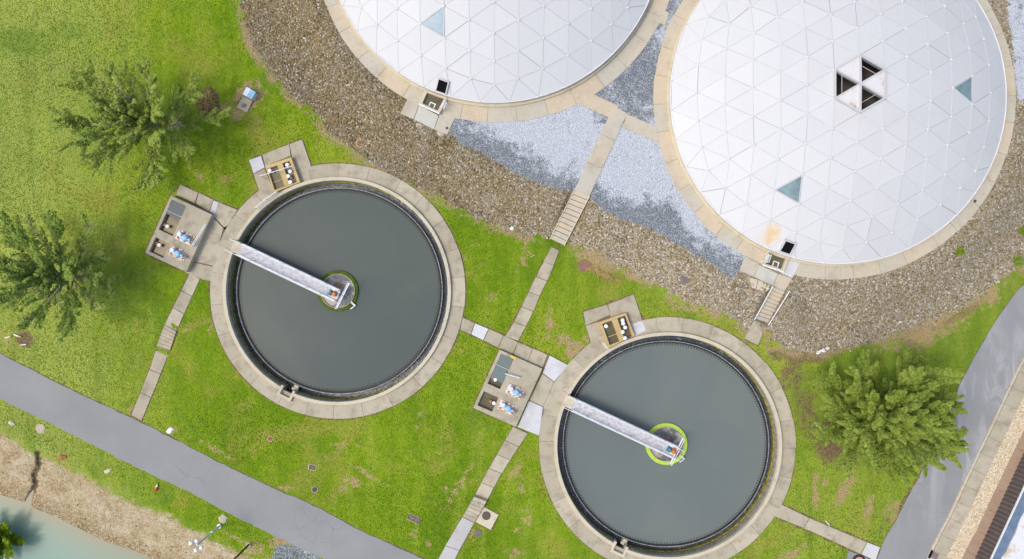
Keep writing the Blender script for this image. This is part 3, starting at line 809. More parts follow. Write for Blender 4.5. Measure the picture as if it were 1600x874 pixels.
tag(b.build("pavement", concrete("greenish_concrete", (0.52, 0.52, 0.45), (0.55, 0.55, 0.48), stain_amt=0.25)), kind='structure')
b = MB(); slab(b, [(1229, 402.6), (1251, 409), (1238, 435), (1220, 427)], z=DZ, dz=0.067)
tag(b.build("pavement", M['white_slab']), kind='structure')

# curved walkways
def walkway(cpx, rin, rout, z, n, m, phase=0.0):
    c = P(cpx[0], cpx[1], z); k = K(z); b = MB()
    r0, r1 = rin * k, rout * k
    cuts = [2 * pi * i / n + phase + R.uniform(-.02, .02) for i in range(n)]; cuts.append(cuts[0] + 2 * pi)
    for i in range(n):
        a0, a1 = cuts[i], cuts[i + 1]
        g = 0.015 / r1
        b.ring(c, r0, r1 + R.uniform(-.03, .03), z - 0.28, z + R.uniform(-.006, .006), 6, a0 + g, a1 - g, R.random())
    o = tag(b.build("walkway", m), kind='structure')
    b = MB(); b.ring(c, r0 + 0.01, r1 - 0.02, z - 0.4, z - 0.03, 96)
    tag(b.build("joint_bed", M['joint']), kind='structure')
    return o
walkway(T1, 176, 199.5, 1.075, 26, M['conc'], 0.1)
walkway(T2, 176, 200.5, 1.075, 26, M['conc'], 0.22)
walkway(D1, 258, 285.8, DZ + 0.05, 38, M['beige'], 0.05)
walkway(D2, 258, 283, DZ + 0.05, 38, M['beige'], 0.02)

# ------------------------------------------------------------------ flights of steps
def flight(key, label, m, cheek=None, rails=False):
    a, b_, c, d, n = FLIGHTS[key]; z0, z1 = FLIGHT_Z[key]
    base = P((c[0] + d[0]) / 2, (c[1] + d[1]) / 2, z1)
    t = thing("staircase", label, "steps", base)
    def ip(p, q, s): return (p[0] + (q[0] - p[0]) * s, p[1] + (q[1] - p[1]) * s)
    for i in range(n):
        s0, s1 = i / n, (i + 1) / n - 0.012
        z = z0 + (z1 - z0) * (i + 0.5) / n + 0.04
        q = [ip(a, d, s0), ip(b_, c, s0), ip(b_, c, s1), ip(a, d, s1)]
        mb = MB(); mb.prism([P(x, y, z)[:2] for x, y in q], z - 0.5, z, R.random())
        mb.build("step", m, t)
    if cheek:
        mb = MB()
        for p, q, s in ((a, d, -1), (b_, c, 1)):
            dx, dy = q[0] - p[0], q[1] - p[1]; L = math.hypot(dx, dy)
            nx, ny = -dy / L * 1.1 * -s, dx / L * 1.1 * -s
            pts = [P(p[0], p[1], z0 + 0.12), P(p[0] + nx, p[1] + ny, z0 + 0.12), P(q[0] + nx, q[1] + ny, z1 + 0.12), P(q[0], q[1], z1 + 0.12)]
            mb.prism(pts, -0.7, None, 0.9)
        mb.build("side_wall", M['cope'], t)
    if rails:
        for p, q, off in (((1207.5, 448), (1179, 500), -1), ((1234, 455), (1201, 508), 1)):
            mb = MB()
            for hgt in (0.55, 1.0):
                mb.tube(P(p[0], p[1], z0 + hgt), P(q[0], q[1], z1 + hgt), 0.045, 8)
            for k in range(5):
                s = k / 4; x, y = ip(p, q, s); z = z0 + (z1 - z0) * s
                mb.tube(P(x, y, z - 0.15), P(x, y, z + 1.0), 0.035, 8)
            mb.build("handrail", M['white_metal'], t)
    return t
flight('long', "long flight of beige concrete steps with pale side walls crossing the brown gravel slope", M['beige'], cheek=True)
flight('rail', "beige concrete steps with white handrails leading up to the right hand dome", M['beige'], rails=True)
flight('west', "short flight of grey concrete steps in the path left of the left tank", M['conc'])
flight('south', "short flight of grey concrete steps in the path beside the square manhole slab", M['conc'])

# ------------------------------------------------------------------ settling tanks
def tank(Tc, label, notch_deg):
    c = P(Tc[0], Tc[1], 1.06)
    t = thing("settling_tank", label, "tank", c, "round settling tanks")
    na = radians(notch_deg); hw = 0.058
    A0, A1 = na + hw, na - hw + 2 * pi
    b = MB(); b.ring(c, 10.60, 10.92, 0.95, 1.36, 120, A0, A1)
    ca, sa = cos(na), sin(na)
    # coping jogs outward round the outlet notch
    def loc(r, w): return (c[0] + ca * r - sa * w, c[1] + sa * r + ca * w)
    for w0 in (-0.62, 0.62):
        b.box(loc(10.92, w0), 1.08, 0.26, 0.93, 1.37, na)
    b.box(loc(11.33, 0), 0.26, 1.5, 0.94, 1.365, na)
    b.build("coping", M['cope'], t, bevel=0.02)
    b = MB(); b.lathe(c, [(10.63, 1.0), (10.63, -0.6)], 120, A0, A1)
    b.lathe(c, [(10.63, 1.0), (10.9, 1.0), (10.9, -0.6)], 120, A0, A1)
    for w0 in (-0.5, 0.5): b.box(loc(10.92, w0), 1.0, 0.12, -0.6, 0.98, na)
    b.box(loc(11.25, 0), 0.12, 1.1, -0.6, 0.96, na)
    b.build("tank_wall", M['wall'], t)
    b = MB(); b.ring(c, 10.54, 10.627, -0.3, 0.06, 120, A0, A1)
    b.build("ledge", M['ledge'], t)
    b = MB(); b.ring(c, 9.84, 9.95, -0.6, 0.40, 160)
    b.build("weir_wall", M['weir'], t)
    b = MB(); b.ring(c, 9.955, 10.02, 0.30, 0.40, 160)
    b.build("weir_rim", M['weir_rim'], t)
    b = MB()
    n = 230
    for i in range(n):
        a = 2 * pi * i / n
        p = (c[0] + 9.66 * cos(a), c[1] + 9.66 * sin(a))
        b.box(p, 0.17, 0.050, 0.2, 0.37, a)
    b.ring(c, 9.785, 9.80, 0.2, 0.42, 160)
    b.build("weir_teeth", M['weir'], t)
    # outlet block in the channel
    b = MB(); b.box(loc(10.28, 0.42), 0.5, 0.42, -0.3, 0.5, na); b.box(loc(10.45, 0.42), 0.24, 0.62, 0.30, 0.56, na)
    b.build("outlet_block", M['cope'], t)
    b = MB(); b.lathe(c, [(9.90, -0.22), (11.25, -0.22)], 140)
    tag(b.build("water", M['launder']), kind='structure')
    b = MB(); b.disc(c, 9.87, 0.33, 128)
    tag(b.build("water", M['tank_water'] if Tc is T1 else M['tank_water_pale']), kind='structure')
    return t, c
tank1, c1 = tank(T1, "round settling tank of grey green water in the left half, ringed by rust stained pavement", 243.5)
tank2, c2 = tank(T2, "round settling tank of grey water in the lower right, below the domes", 244.6)

def feed_well(cpx, label, ringmat, z=0.5, rin=1.68, rout=2.0):
    c = P(cpx[0], cpx[1], z)
    t = thing("feed_well", label, "feed well", (c[0], c[1], 0.3), "feed wells in the settling tanks")
    b = MB(); b.lathe(c, [(rin, -0.6), (rin, z - 0.03), (rin + 0.03, z), (rout - 0.03, z), (rout, z - 0.04), (rout, -0.6)], 72)
    b.build("ring", ringmat, t)
    b = MB(); b.ring(c, rin - 0.05, rin - 0.01, 0.1, z + 0.05, 72)
    b.build("baffle", M['cope'], t)
    b = MB(); b.disc(c, rin - 0.03, 0.365, 64)
    b.build("scum", M['scum'], t)
    b = MB(); b.lathe(c, [(0.32, -0.3), (0.32, 1.15), (0.0, 1.16)], 24)
    b.build("column", M['beam'], t)
    b = MB()
    b.box((c[0] + 1.52, c[1] - 1.25), 0.55, 0.16, 0.3, 0.62, radians(-45)); b.box((c[0] + 1.42, c[1] - 1.62), 0.42, 0.10, 0.3, 0.6, radians(35))
    b.build("scum_arm", M['steel'], t)
    b = MB()
    for q in range(6):
        a = radians(60 + q * 22)
        b.tube((c[0] + 0.2, c[1] + 0.15, 0.9), (c[0] + 0.2 + 0.75 * cos(a), c[1] + 0.15 + 0.6 * sin(a), 0.52), 0.035, 6)
    b.build("drive_cage", M['rust'], t)
    return t
feed_well((527.6, 455), "feed well with a dark green algae band round pale scum", M['well_dark'])
feed_well((1041.5, 694.2), "feed well with a bright lime green band round tan scum", M['well_lime'], rin=1.70, rout=2.04)

def bridge(s, e, cross, label, width=1.08, motor=True):
    zd = 1.62
    S = Vector(P(s[0], s[1], zd)); E = Vector(P(e[0], e[1], zd))
    t = thing("access_bridge", label, "footbridge", tuple(S), "access bridges over the settling tanks")
    d = (E - S); L = d.length; d.normalize(); nrm = Vector((-d.y, d.x, 0)); ang = atan2(d.y, d.x)
    mid = (S + E) / 2
    b = MB(); b.box(mid, L, width - 0.12, zd - 0.05, zd, ang); b.build("deck", M['deck'], t)
    for sg in (-1, 1):
        o = nrm * sg * (width / 2)
        b = MB(); b.box(mid + o, L, 0.10, zd - 0.5, zd + 0.10, ang); b.build("beam", M['steel'], t)
        b = MB()
        for hgt in (0.5, 0.98):
            b.tube(S + o + Vector((0, 0, hgt)), E + o + Vector((0, 0, hgt)), 0.034, 8)
        n = 7
        for k in range(n + 1):
            p = S + (E - S) * (k / n) + o
            b.tube(p + Vector((0, 0, -0.2)), p + Vector((0, 0, 0.98)), 0.03, 8)
        b.build("handrail", M['white_metal'], t)
    for k in range(9):
        p = S + (E - S) * ((k + 0.5) / 9)
        b = MB(); b.box(p, 0.09, width - 0.15, zd - 0.28, zd - 0.06, ang); b.build("cross_beam", M['beam'], t)
    # landing block on the coping
    lb = S - d * 0.42
    b = MB(); b.box(lb, 0.86, width + 0.05, 1.10, zd - 0.07, ang); b.build("landing", M['cope'], t, bevel=0.02)
    for sg in (-1, 1):
        b = MB(); o = nrm * sg * (width / 2 + 0.01)
        b.tube(lb - d * 0.5 + o + Vector((0, 0, 0.9)), S + o + Vector((0, 0, 0.98)), 0.034, 8)
        b.tube(lb - d * 0.5 + o + Vector((0, 0, -0.4)), lb - d * 0.5 + o + Vector((0, 0, 0.9)), 0.03, 8)
        b.build("handrail", M['white_metal'], t)
    # drive at the centre end
    b = MB(); b.box(E - d * 0.35, 0.85, 0.80, zd + 0.004, zd + 0.06, ang); b.build("drive_plate", M['white_metal'], t)
    b = MB()
    p = E - d * 0.30
    b.lathe((p.x, p.y), [(0.0, zd + 0.62), (0.16, zd + 0.60), (0.22, zd + 0.5), (0.24, zd + 0.06)], 20)
    b.box(p - d * 0.05 + nrm * 0.2, 0.25, 0.16, zd + 0.06, zd + 0.35, ang)
    b.build("drive_motor", M['orange'], t)
    b = MB(); q = E - d * 0.72
    b.tube((q - nrm * 0.28 + Vector((0, 0, 0.22))), (q + nrm * 0.12 + Vector((0, 0, 0.22))), 0.15, 14)
    b.box(q, 0.4, 0.5, zd + 0.02, zd + 0.09, ang)
    b.build("gearbox", M['teal'], t)
    b = MB()
    for sg in (-1, 1):
        b.tube(E + nrm * sg * 0.5 + Vector((0, 0, 0.98)), E + d * 0.35 + nrm * sg * 0.5 + Vector((0, 0, 0.98)), 0.03, 8)
    A = Vector(P(cross[0][0], cross[0][1], 2.0)); B = Vector(P(cross[1][0], cross[1][1], 2.0))
    dd = (B - A).normalized(); mm = (A + B) / 2; aa = atan2(dd.y, dd.x)
    b.box(mm, (B - A).length, 0.12, 1.86, 1.96, aa)
    b.tube(A + Vector((0, 0, .5)), B + Vector((0, 0, .5)), 0.03, 8)
    for q in (A, mm, B): b.tube(q + Vector((0, 0, -1.4 if q is not mm else -.3)), q + Vector((0, 0, .5)), 0.03, 8)
    b.build("cross_rail", M['white_metal'], t)
    return t
bridge((375.5, 389.5), (528, 462), ((545.5, 442), (525.5, 482.5)), "pale grey access bridge spanning the left tank to its dark green feed well")
bridge((896.5, 632), (1056, 706.5), ((1067.5, 685), (1047.5, 725.5)), "pale grey access bridge spanning the lower right tank to its lime green feed well")

# ------------------------------------------------------------------ domes
RIM_Z, RISE = 3.6, 3.75
RD = 262 * K(RIM_Z)
SR = (RD ** 2 + RISE ** 2) / (2 * RISE)
def dome_z(r): return RIM_Z + RISE - SR + sqrt(max(SR * SR - r * r, 0))
def dome(rimpx, label, sky_px, glassmat, hatch_px, vent, stain_px=None):
    c = P(rimpx[0], rimpx[1], RIM_Z)
    base = (c[0], c[1], DZ)
    t = thing("dome_roof", label, "dome", base, "white panelled domes")
    rc = [0, .160, .322, .482, .642, .787, .908]; rf = [0, .141, .283, .426, .570, .716, .860]
    nodes = {(0, 0): (0, 0)}
    for n in range(1, 7):
        cor = [(rc[n] * cos(radians(90 + 60 * k)), rc[n] * sin(radians(90 + 60 * k))) for k in range(6)]
        kf = rf[n] / (rc[n] * cos(radians(30)))
        for k in range(6):
            a, b_ = cor[k], cor[(k + 1) % 6]
            for j in range(n):
                s = j / n
                f = 1 + (kf - 1) * 4 * s * (1 - s)
                nodes[(n, k * n + j)] = ((a[0] + (b_[0] - a[0]) * s) * f, (a[1] + (b_[1] - a[1]) * s) * f)
    for q in range(36):
        a = radians(90 + 5 + 10 * q); nodes[(7, q)] = (cos(a), sin(a))
    def X(i):
        x, y = nodes[i]; r = math.hypot(x, y) * RD
        return (c[0] + x * RD, c[1] + y * RD, dome_z(r))
    tris = []
    for n in range(1, 7):
        for k in range(6):
            for j in range(n):
                o0 = (n, k * n + j); o1 = (n, (k * n + j + 1) % (6 * n))
                inn = (n - 1, (k * (n - 1) + j) % max(6 * (n - 1), 1)) if n > 1 else (0, 0)
                tris.append((o0, o1, inn))
                if j < n - 1:
                    i2 = (n - 1, (k * (n - 1) + j + 1) % max(6 * (n - 1), 1))
                    tris.append((o1, i2, inn))
    for q in range(36):
        r6 = (6, q); r6b = (6, (q + 1) % 36)
        tris.append((r6, (7, q), r6b))
        tris.append(((7, (q - 1) % 36), (7, q), r6))
    def cent_px(tr):
        p = [sum(X(i)[k] for i in tr) / 3 for k in range(3)]
        kz = K(p[2]); return (800 + p[0] / kz, 437 - p[1] / kz)
    skyl = []
    for s in sky_px:
        best = min(tris, key=lambda tr: (cent_px(tr)[0] - s[0]) ** 2 + (cent_px(tr)[1] - s[1]) ** 2)
        skyl.append(best)
    shell = MB(); stain = []
    ventT = [tr for tr in tris if (0, 0) in tr]
    for tr in tris:
        if tr in skyl: continue
        if vent and tr in ventT: continue
        # finely cut panel so stains follow it
        p = [Vector(X(i)) for i in tr]; N = 4
        tone = R.random()
        V = []; idx = {}
        for a in range(N + 1):
            for b_ in range(N + 1 - a):
                idx[(a, b_)] = len(V)
                q_ = p[0] + (p[1] - p[0]) * (a / N) + (p[2] - p[0]) * (b_ / N)
                q_.z += 0.65 * (dome_z(math.hypot(q_.x - c[0], q_.y - c[1])) - q_.z)
                V.append(tuple(q_))
        F = []
        for a in range(N):
            for b_ in range(N - a):
                F.append((idx[(a, b_)], idx[(a + 1, b_)], idx[(a, b_ + 1)]))
                if a + b_ < N - 1: F.append((idx[(a + 1, b_)], idx[(a + 1, b_ + 1)], idx[(a, b_ + 1)]))
        shell.add(V, F, tone)
        for x, y, z in V:
            if stain_px:
                kz = K(z); uu, v2 = 800 + x / kz, 437 - y / kz
                s = max(math.exp(-(((uu - a_) / ra) ** 2 + ((v2 - b2) / rb) ** 2)) for a_, b2, ra, rb in stain_px)
            else: s = 0
            stain.append(s)
    o = shell.build("panel_shell", M['dome'], t, smooth=True)
    at = o.data.attributes.new("stain", 'FLOAT', 'POINT'); at.data.foreach_set("value", stain)
    # battens along the panel joints and round hub caps
    b = MB(); done = set()
    for tr in tris:
        for i in range(3):
            e = tuple(sorted((tr[i], tr[(i + 1) % 3])))
            if e in done: continue
            done.add(e)
            if vent and (0, 0) in e: continue
            p, q = Vector(X(e[0])), Vector(X(e[1]))
            up = Vector((0, 0, 0.012)); d = (q - p).normalized(); sd = d.cross(Vector((0, 0, 1))).normalized() * (0.019 + R.random() * 0.010)
            k_ = 4; tn_ = R.random()
            for w0 in range(k_):
                p_, q_ = p + (q - p) * (w0 / k_), p + (q - p) * ((w0 + 1) / k_)
                for x_ in (p_, q_): x_.z += 0.65 * (dome_z(math.hypot(x_.x - c[0], x_.y - c[1])) - x_.z)
                V = [tuple(p_ - sd + up * .5), tuple(q_ - sd + up * .5), tuple(q_ + up * 2), tuple(p_ + up * 2), tuple(p_ + sd + up * .5), tuple(q_ + sd + up * .5)]
                b.add(V, [(0, 1, 2, 3), (3, 2, 5, 4)], tn_)
    b.build("batten_grid", M['batten'], t, recalc=False)
    b = MB()
    for i in nodes:
        if vent and i == (0, 0): continue
        x, y, z = X(i); rr = 0.115 if i[0] < 7 else 0.10
        b.lathe((x, y), [(rr, z - 0.02), (rr, z + 0.05), (rr * .8, z + 0.075), (0.0, z + 0.08)], 12)
    b.build("hub_caps", M['hub'], t)
    for tr in skyl:
        p = [Vector(X(i)) for i in tr]; g = (p[0] + p[1] + p[2]) / 3
        b = MB()
        q = [g + (x - g) * 0.93 + Vector((0, 0, 0.03)) for x in p]
        b.add([tuple(x) for x in q] + [tuple(x - Vector((0, 0, .05))) for x in q], [(0, 1, 2), (0, 1, 4, 3), (1, 2, 5, 4), (2, 0, 3, 5)])
        sk = b.build("skylight", glassmat, t)
        b = MB()
        for i in range(3): b.tube(q[i], q[(i + 1) % 3], 0.05, 6)
        b.build("frame", M['batten'], sk)
    # rim gutter and concrete base wall
    b = MB(); b.lathe(c, [(RD - 0.05, RIM_Z + 0.02), (RD + 0.04, RIM_Z + 0.03), (RD + 0.05, RIM_Z - 0.14), (RD - 0.02, RIM_Z - 0.14)], 144)
    b.build("rim", M['white_metal'], t)
    b = MB(); b.ring((c[0], c[1]), RD - 0.32, RD + 0.02, DZ - 0.5, RIM_Z - 0.17, 144)
    b.ring((c[0], c[1]), RD - 0.2, RD + 0.26, DZ - 0.4, DZ + 0.32, 144)
    b.build("base_wall", M['cope'], t)
    # dark liquid below the roof
    b = MB(); b.disc(c, RD - 0.34, DZ + 0.30, 96)
    b.build("liquid", M['iron_grey'], t)
    # hatch
    hu, hv = hatch_px
    zt = 4.35
    hp = Vector(P(hu, hv, zt)); rad = Vector((hp.x - c[0], hp.y - c[1], 0)); r = rad.length; rad.normalize(); tan = Vector((-rad.y, rad.x, 0))
    slope = math.asin(r / SR)
    out = (rad * cos(slope) - Vector((0, 0, 1)) * sin(slope)); nn = (rad * sin(slope) + Vector((0, 0, 1)) * cos(slope))
    z = dome_z(r); cen = Vector((hp.x, hp.y, z + 0.05))
    def fr(a, b_, h): return tuple(cen + tan * a + out * b_ + nn * h)
    def brick(mb, a0, a1, b0, b1, h0, h1):
        V = [fr(a, b_, h) for h in (h0, h1) for (a, b_) in ((a0, b0), (a1, b0), (a1, b1), (a0, b1))]
        mb.add(V, [(0, 3, 2, 1), (4, 5, 6, 7), (0, 1, 5, 4), (1, 2, 6, 5), (2, 3, 7, 6), (3, 0, 4, 7)])
    b = MB()
    W_, H_ = 0.44, 0.52
    brick(b, -W_ - .1, -W_, -H_ - .1, H_ + .1, -0.1, 0.16); brick(b, W_, W_ + .1, -H_ - .1, H_ + .1, -0.1, 0.16)
    brick(b, -W_, W_, -H_ - .1, -H_, -0.1, 0.155); brick(b, -W_, W_, H_, H_ + .1, -0.1, 0.155)
    hf = b.build("hatch", M['batten'], t)
    b = MB(); brick(b, -W_, W_, -H_, H_, -0.08, 0.09); b.build("opening_shade_block", M['dark'], hf)  # solid block coloured near-black for the dark inside the hatch
    if vent:
        zc = dome_z(0); v = MB()
        cen = Vector((c[0], c[1], zc + 0.12))
        six = [Vector(X((1, k))) + Vector((0, 0, 0.14)) for k in range(6)]
        vf = MB()
        for k in range(6):
            vf.tube(six[k], six[(k + 1) % 6], 0.10, 4); vf.tube(cen, six[k], 0.085 if k % 3 else 0.13, 4)
        vt = vf.build("vent_frame", M['batten'], t)
        for k in range(6):
            q = [cen, six[k], six[(k + 1) % 6]]; g = (q[0] + q[1] + q[2]) / 3
            if k % 2 == 0:
                mb = MB(); mb.add([tuple(x) for x in q], [(0, 1, 2)], 0.6)
                o2 = mb.build("vent_panel", M['vent_panel'], vt)
            else:
                mb = MB(); q2 = [g + (x - g) * .94 - Vector((0, 0, .16)) for x in q]
                mb.tube(q2[0], q2[1], .03, 6); mb.tube(q2[0] * .3 + q2[1] * .7, q2[2] * .7 + q2[0] * .3, .025, 6)
                mb.build("vent_bars", M['cope'], vt)
                mb = MB(); q3 = [x - Vector((0, 0, .5)) for x in q]
                for a in range(3):
                    n_ = (a + 1) % 3
                    mb.add([tuple(q[a] - Vector((0, 0, .03))), tuple(q[n_] - Vector((0, 0, .03))), tuple(q3[n_]), tuple(q3[a])], [(0, 1, 2, 3)])
                mb.build("vent_side", M['vent_side'], vt)
    return t
def vent_panel_mat():
    m = NT("dirty_vent_panel")
    n = m.noise(0.8, 4, 0.6)
    return m.done(m.ramp(n, [(0.45, (0.68, 0.66, 0.65)), (0.56, (0.66, 0.62, 0.58)), (0.62, (0.40, 0.34, 0.26)), (0.75, (0.28, 0.235, 0.17))]), 0.6, 0.3)
M['vent_panel'] = vent_panel_mat()
M['vent_side'] = simple("greenish_vent_side", (0.32, 0.36, 0.34), 0.6, 0.3)
dome((773, -102), "white panelled dome cut off by the top edge, with a blue skylight", [(680.5, 41)], M['glass_blue'], (690.5, 133), True)
dome((1310, 150), "white panelled dome at the right with an open six sided vent on top", [(1508.7, 138), (1239.8, 298), (1240, -30)], M['glass'], (1233, 386), True,
     [(1209, 362, 9, 11), (1200, 372, 7, 10), (1214, 365, 5, 6)])

# ------------------------------------------------------------------ sumps at the dome foot
def sump(q, label, sq, ladder, lip):
    zt = DZ + 0.42
    c = P(sum(p[0] for p in q) / 4, sum(p[1] for p in q) / 4, DZ)
    t = thing("sump_box", label, "sump", c, "sump boxes at the foot of the domes")
    o = [P(p[0], p[1], zt) for p in q]
    cc = Vector((sum(p[0] for p in o) / 4, sum(p[1] for p in o) / 4, zt))
    def sc(f): return [cc + (Vector(p) - cc) * f for p in o]
    outer = [cc + (Vector(p) - cc) + (Vector(p) - cc).normalized() * 0.32 for p in o]
    b = MB()
    for i in range(4):
        j = (i + 1) % 4
        b.prism([outer[i][:2], outer[j][:2], o[j][:2], o[i][:2]], DZ - 0.3, zt + 0.002 * i, 0.5)
    b.build("wall", M['cope'], t)
    b = MB(); b.prism([p[:2] for p in o], DZ - 0.2, DZ + 0.12); b.build("cover", M['pit_green'], t)
    s = P(sq[0], sq[1], DZ + 0.13); b = MB()
    e0 = Vector(o[2]) - Vector(o[3]); a = atan2(e0.y, e0.x)
    for k in range(4):
        a2 = a + k * pi / 2
        b.box((s[0] + 0.24 * cos(a2), s[1] + 0.24 * sin(a2)), 0.09, 0.57, DZ + 0.125, DZ + 0.2 + 0.003 * k, a2)
    hb = b.build("access_frame", M['white_metal'], t)
    b = MB(); b.box((s[0], s[1]), 0.4, 0.4, DZ + 0.123, DZ + 0.15, a); b.build("access_lid", M['pit_green'], hb)
    # pale lip on the outer edge
    b = MB()
    p, r = outer[2], outer[3]
    b.tube(Vector((p[0], p[1], zt + .05)), Vector((r[0], r[1], zt + .05)), 0.08, 8)
    b.build("lip", M['white_metal'], t)
    l0 = Vector(P(ladder[0], ladder[1], zt)); b = MB()
    d = Vector((cos(a + pi / 2), sin(a + pi / 2), 0)); n_ = Vector((cos(a), sin(a), 0))
    for k in (-1, 1):
        for h in (0.35, 0.75):
            b.tube(l0 + n_ * .12 * k - d * .35 + Vector((0, 0, h)), l0 + n_ * .12 * k + d * .35 + Vector((0, 0, h)), 0.035, 8)
        for e in (-.35, .35):
            b.tube(l0 + n_ * .12 * k + d * e + Vector((0, 0, -.4)), l0 + n_ * .12 * k + d * e + Vector((0, 0, .75)), 0.03, 8)
    b.build("handrail", M['white_metal'], t)
    return t
sump([(667, 145), (694, 154), (684, 173), (659.7, 161.6)], "square concrete sump with olive cover below the cut off dome", (675, 165.5), (694.5, 167), 0)
sump([(1202, 394), (1229, 402.6), (1221.7, 421), (1196.7, 412.4)], "square concrete sump with olive cover below the right hand dome", (1211.5, 413.5), (1196.7, 404), 0)

# ------------------------------------------------------------------ valve chambers
def chamber(outer, pits, zt, label, rail, gmat, grate_frac):
    c = P(sum(p[0] for p in outer) / 4, sum(p[1] for p in outer) / 4, 1.0)
    t = thing("valve_chamber", label, "valve chamber", c, "concrete valve chambers")
    O = [Vector(P(p[0], p[1], zt)) for p in outer]
    # top slab cut by the two pits: build as bmesh grid in the chamber's own frame
    ex = (O[1] - O[0]); ey = (O[3] - O[0])
    def inv(p):
        p = Vector(P(p[0], p[1], zt)) - O[0]
        det = ex.x * ey.y - ex.y * ey.x
        return ((p.x * ey.y - p.y * ey.x) / det, (ex.x * p.y - ex.y * p.x) / det)
    rect = []
    for q in pits:
        a = [inv(p) for p in q]
        rect.append((min(a[0][0] + a[3][0], 9) / 2, (a[1][0] + a[2][0]) / 2, (a[0][1] + a[1][1]) / 2, (a[2][1] + a[3][1]) / 2))
    def W(s, r): return O[0] + ex * s + ey * r
    xs = sorted({0, 1, *[x for r in rect for x in r[:2]]}); ys = sorted({0, 1, *[x for r in rect for x in r[2:]]})
    b = MB()
    def hole(x, y): return any(r[0] < x < r[1] and r[2] < y < r[3] for r in rect)
    nx, ny = len(xs), len(ys)
    V = [tuple(W(x, y)) for y in ys for x in xs]; n = len(V); zb = 0.9
    V += [(p[0], p[1], zb) for p in V]; F = []
    solid = [[not hole((xs[i] + xs[i + 1]) / 2, (ys[j] + ys[j + 1]) / 2) for i in range(nx - 1)] for j in range(ny - 1)]
    for j in range(ny - 1):
        for i in range(nx - 1):
            if not solid[j][i]: continue
            q = [j * nx + i, j * nx + i + 1, (j + 1) * nx + i + 1, (j + 1) * nx + i]
            F.append(tuple(q))
            for k, (dj, di) in enumerate(((-1, 0), (0, 1), (1, 0), (0, -1))):
                jj_, ii_ = j + dj, i + di
                if 0 <= jj_ < ny - 1 and 0 <= ii_ < nx - 1 and solid[jj_][ii_]: continue
                a_, b_ = q[k], q[(k + 1) % 4]
                F.append((a_, b_, b_ + n, a_ + n))
    b.add(V, F, 0.35)
    b.build("wall", M['conc'], t, recalc=True)
    for i, r in enumerate(rect):
        b = MB(); q = [W(r[0], r[2]), W(r[1], r[2]), W(r[1], r[3]), W(r[0], r[3])]
        b.prism([(p.x, p.y) for p in q], 0.95, zt - 0.42); b.build("pit_water", M['pit_water'] if not (gmat is M['grate_green']) else M['pit_green'], t)
        b = MB()
        if i == 0:
            y1 = r[2] + (r[3] - r[2]) * grate_frac
            g = [W(r[0] + .004, r[2] + .004), W(r[1] - .004, r[2] + .004), W(r[1] - .004, y1), W(r[0] + .004, y1)]
            b.prism([(p.x, p.y) for p in g], zt - 0.10, zt - 0.04); b.build("grating", gmat, t)
            b = MB(); ym = r[2] + (r[3] - r[2]) * .36
            b.tube(W(r[0], ym) + Vector((0, 0, -.02)), W(r[1], ym) + Vector((0, 0, -.02)), 0.03, 6); b.build("grating_bar", M['steel'], t)
        b = MB(); p = W(r[0] + (r[1] - r[0]) * .40, r[2] + (r[3] - r[2]) * (.80 if i == 0 else .36))
        if gmat is M['grate_green'] and i == 1: p = W(r[0] + (r[1] - r[0]) * .88, r[2] + (r[3] - r[2]) * .45)
        b.lathe((p.x, p.y), [(0.05, zt - .45), (0.05, zt - .1), (0.17, zt - .1), (0.17, zt - .03), (0, zt)], 16)
        b.build("stop_knob", M['white_metal'], t)
        b = MB(); p2 = p - ex.normalized() * 0.34
        b.lathe((p2.x, p2.y), [(0.16, zt - .42), (0.16, zt - .2), (0.05, zt - .18), (0, zt - .18)], 12)
        b.build("stop_spindle", M['rust'], t)
    b = MB(); p, q = (Vector(P(x[0], x[1], zt + .5)) for x in rail)
    b.tube(p, q, 0.04, 8); b.tube(p + Vector((0, 0, -.28)), q + Vector((0, 0, -.28)), 0.035, 8)
    for x in (p, q): b.tube(x + Vector((0, 0, -.5)), x, 0.035, 8)
    b.build("handrail", M['white_metal'], t)
    return t, O
ch1, O1 = chamber([(266.8, 305.7), (331, 335.6), (289.7, 426), (226.7, 395.4)], [[(268.5, 312.4), (290.6, 322.3), (270.6, 369.6), (248, 358.9)], [(243, 370.5), (264.8, 381.3), (254.9, 403.7), (233.3, 392.9)]], 1.72,
                  "concrete valve chamber left of the left tank with a grey grating and brown water", [(320.4, 349.7), (298.9, 384.6)], M['grate'], .46)
ch2, O2 = chamber([(780.6, 546.6), (847.3, 576.5), (803.5, 666), (739.3, 637.4)], [[(783, 553.6), (805, 562), (779.3, 607), (761.5, 600)], [(755.7, 611.5), (779.3, 621.5), (768.6, 644.4), (746.4, 633)]], 1.5,
                  "concrete valve chamber between the two tanks with green grey grating and pale slabs beside it", [(789.4, 584.3), (811.5, 590.8)], M['grate_green'], .80)
b = MB(); p = P(802, 558.6, 1.5); b.box(p, 0.62, 0.22, 1.503, 1.56, radians(-25)); b.build("yellow_plate", M['yellow'], ch2)

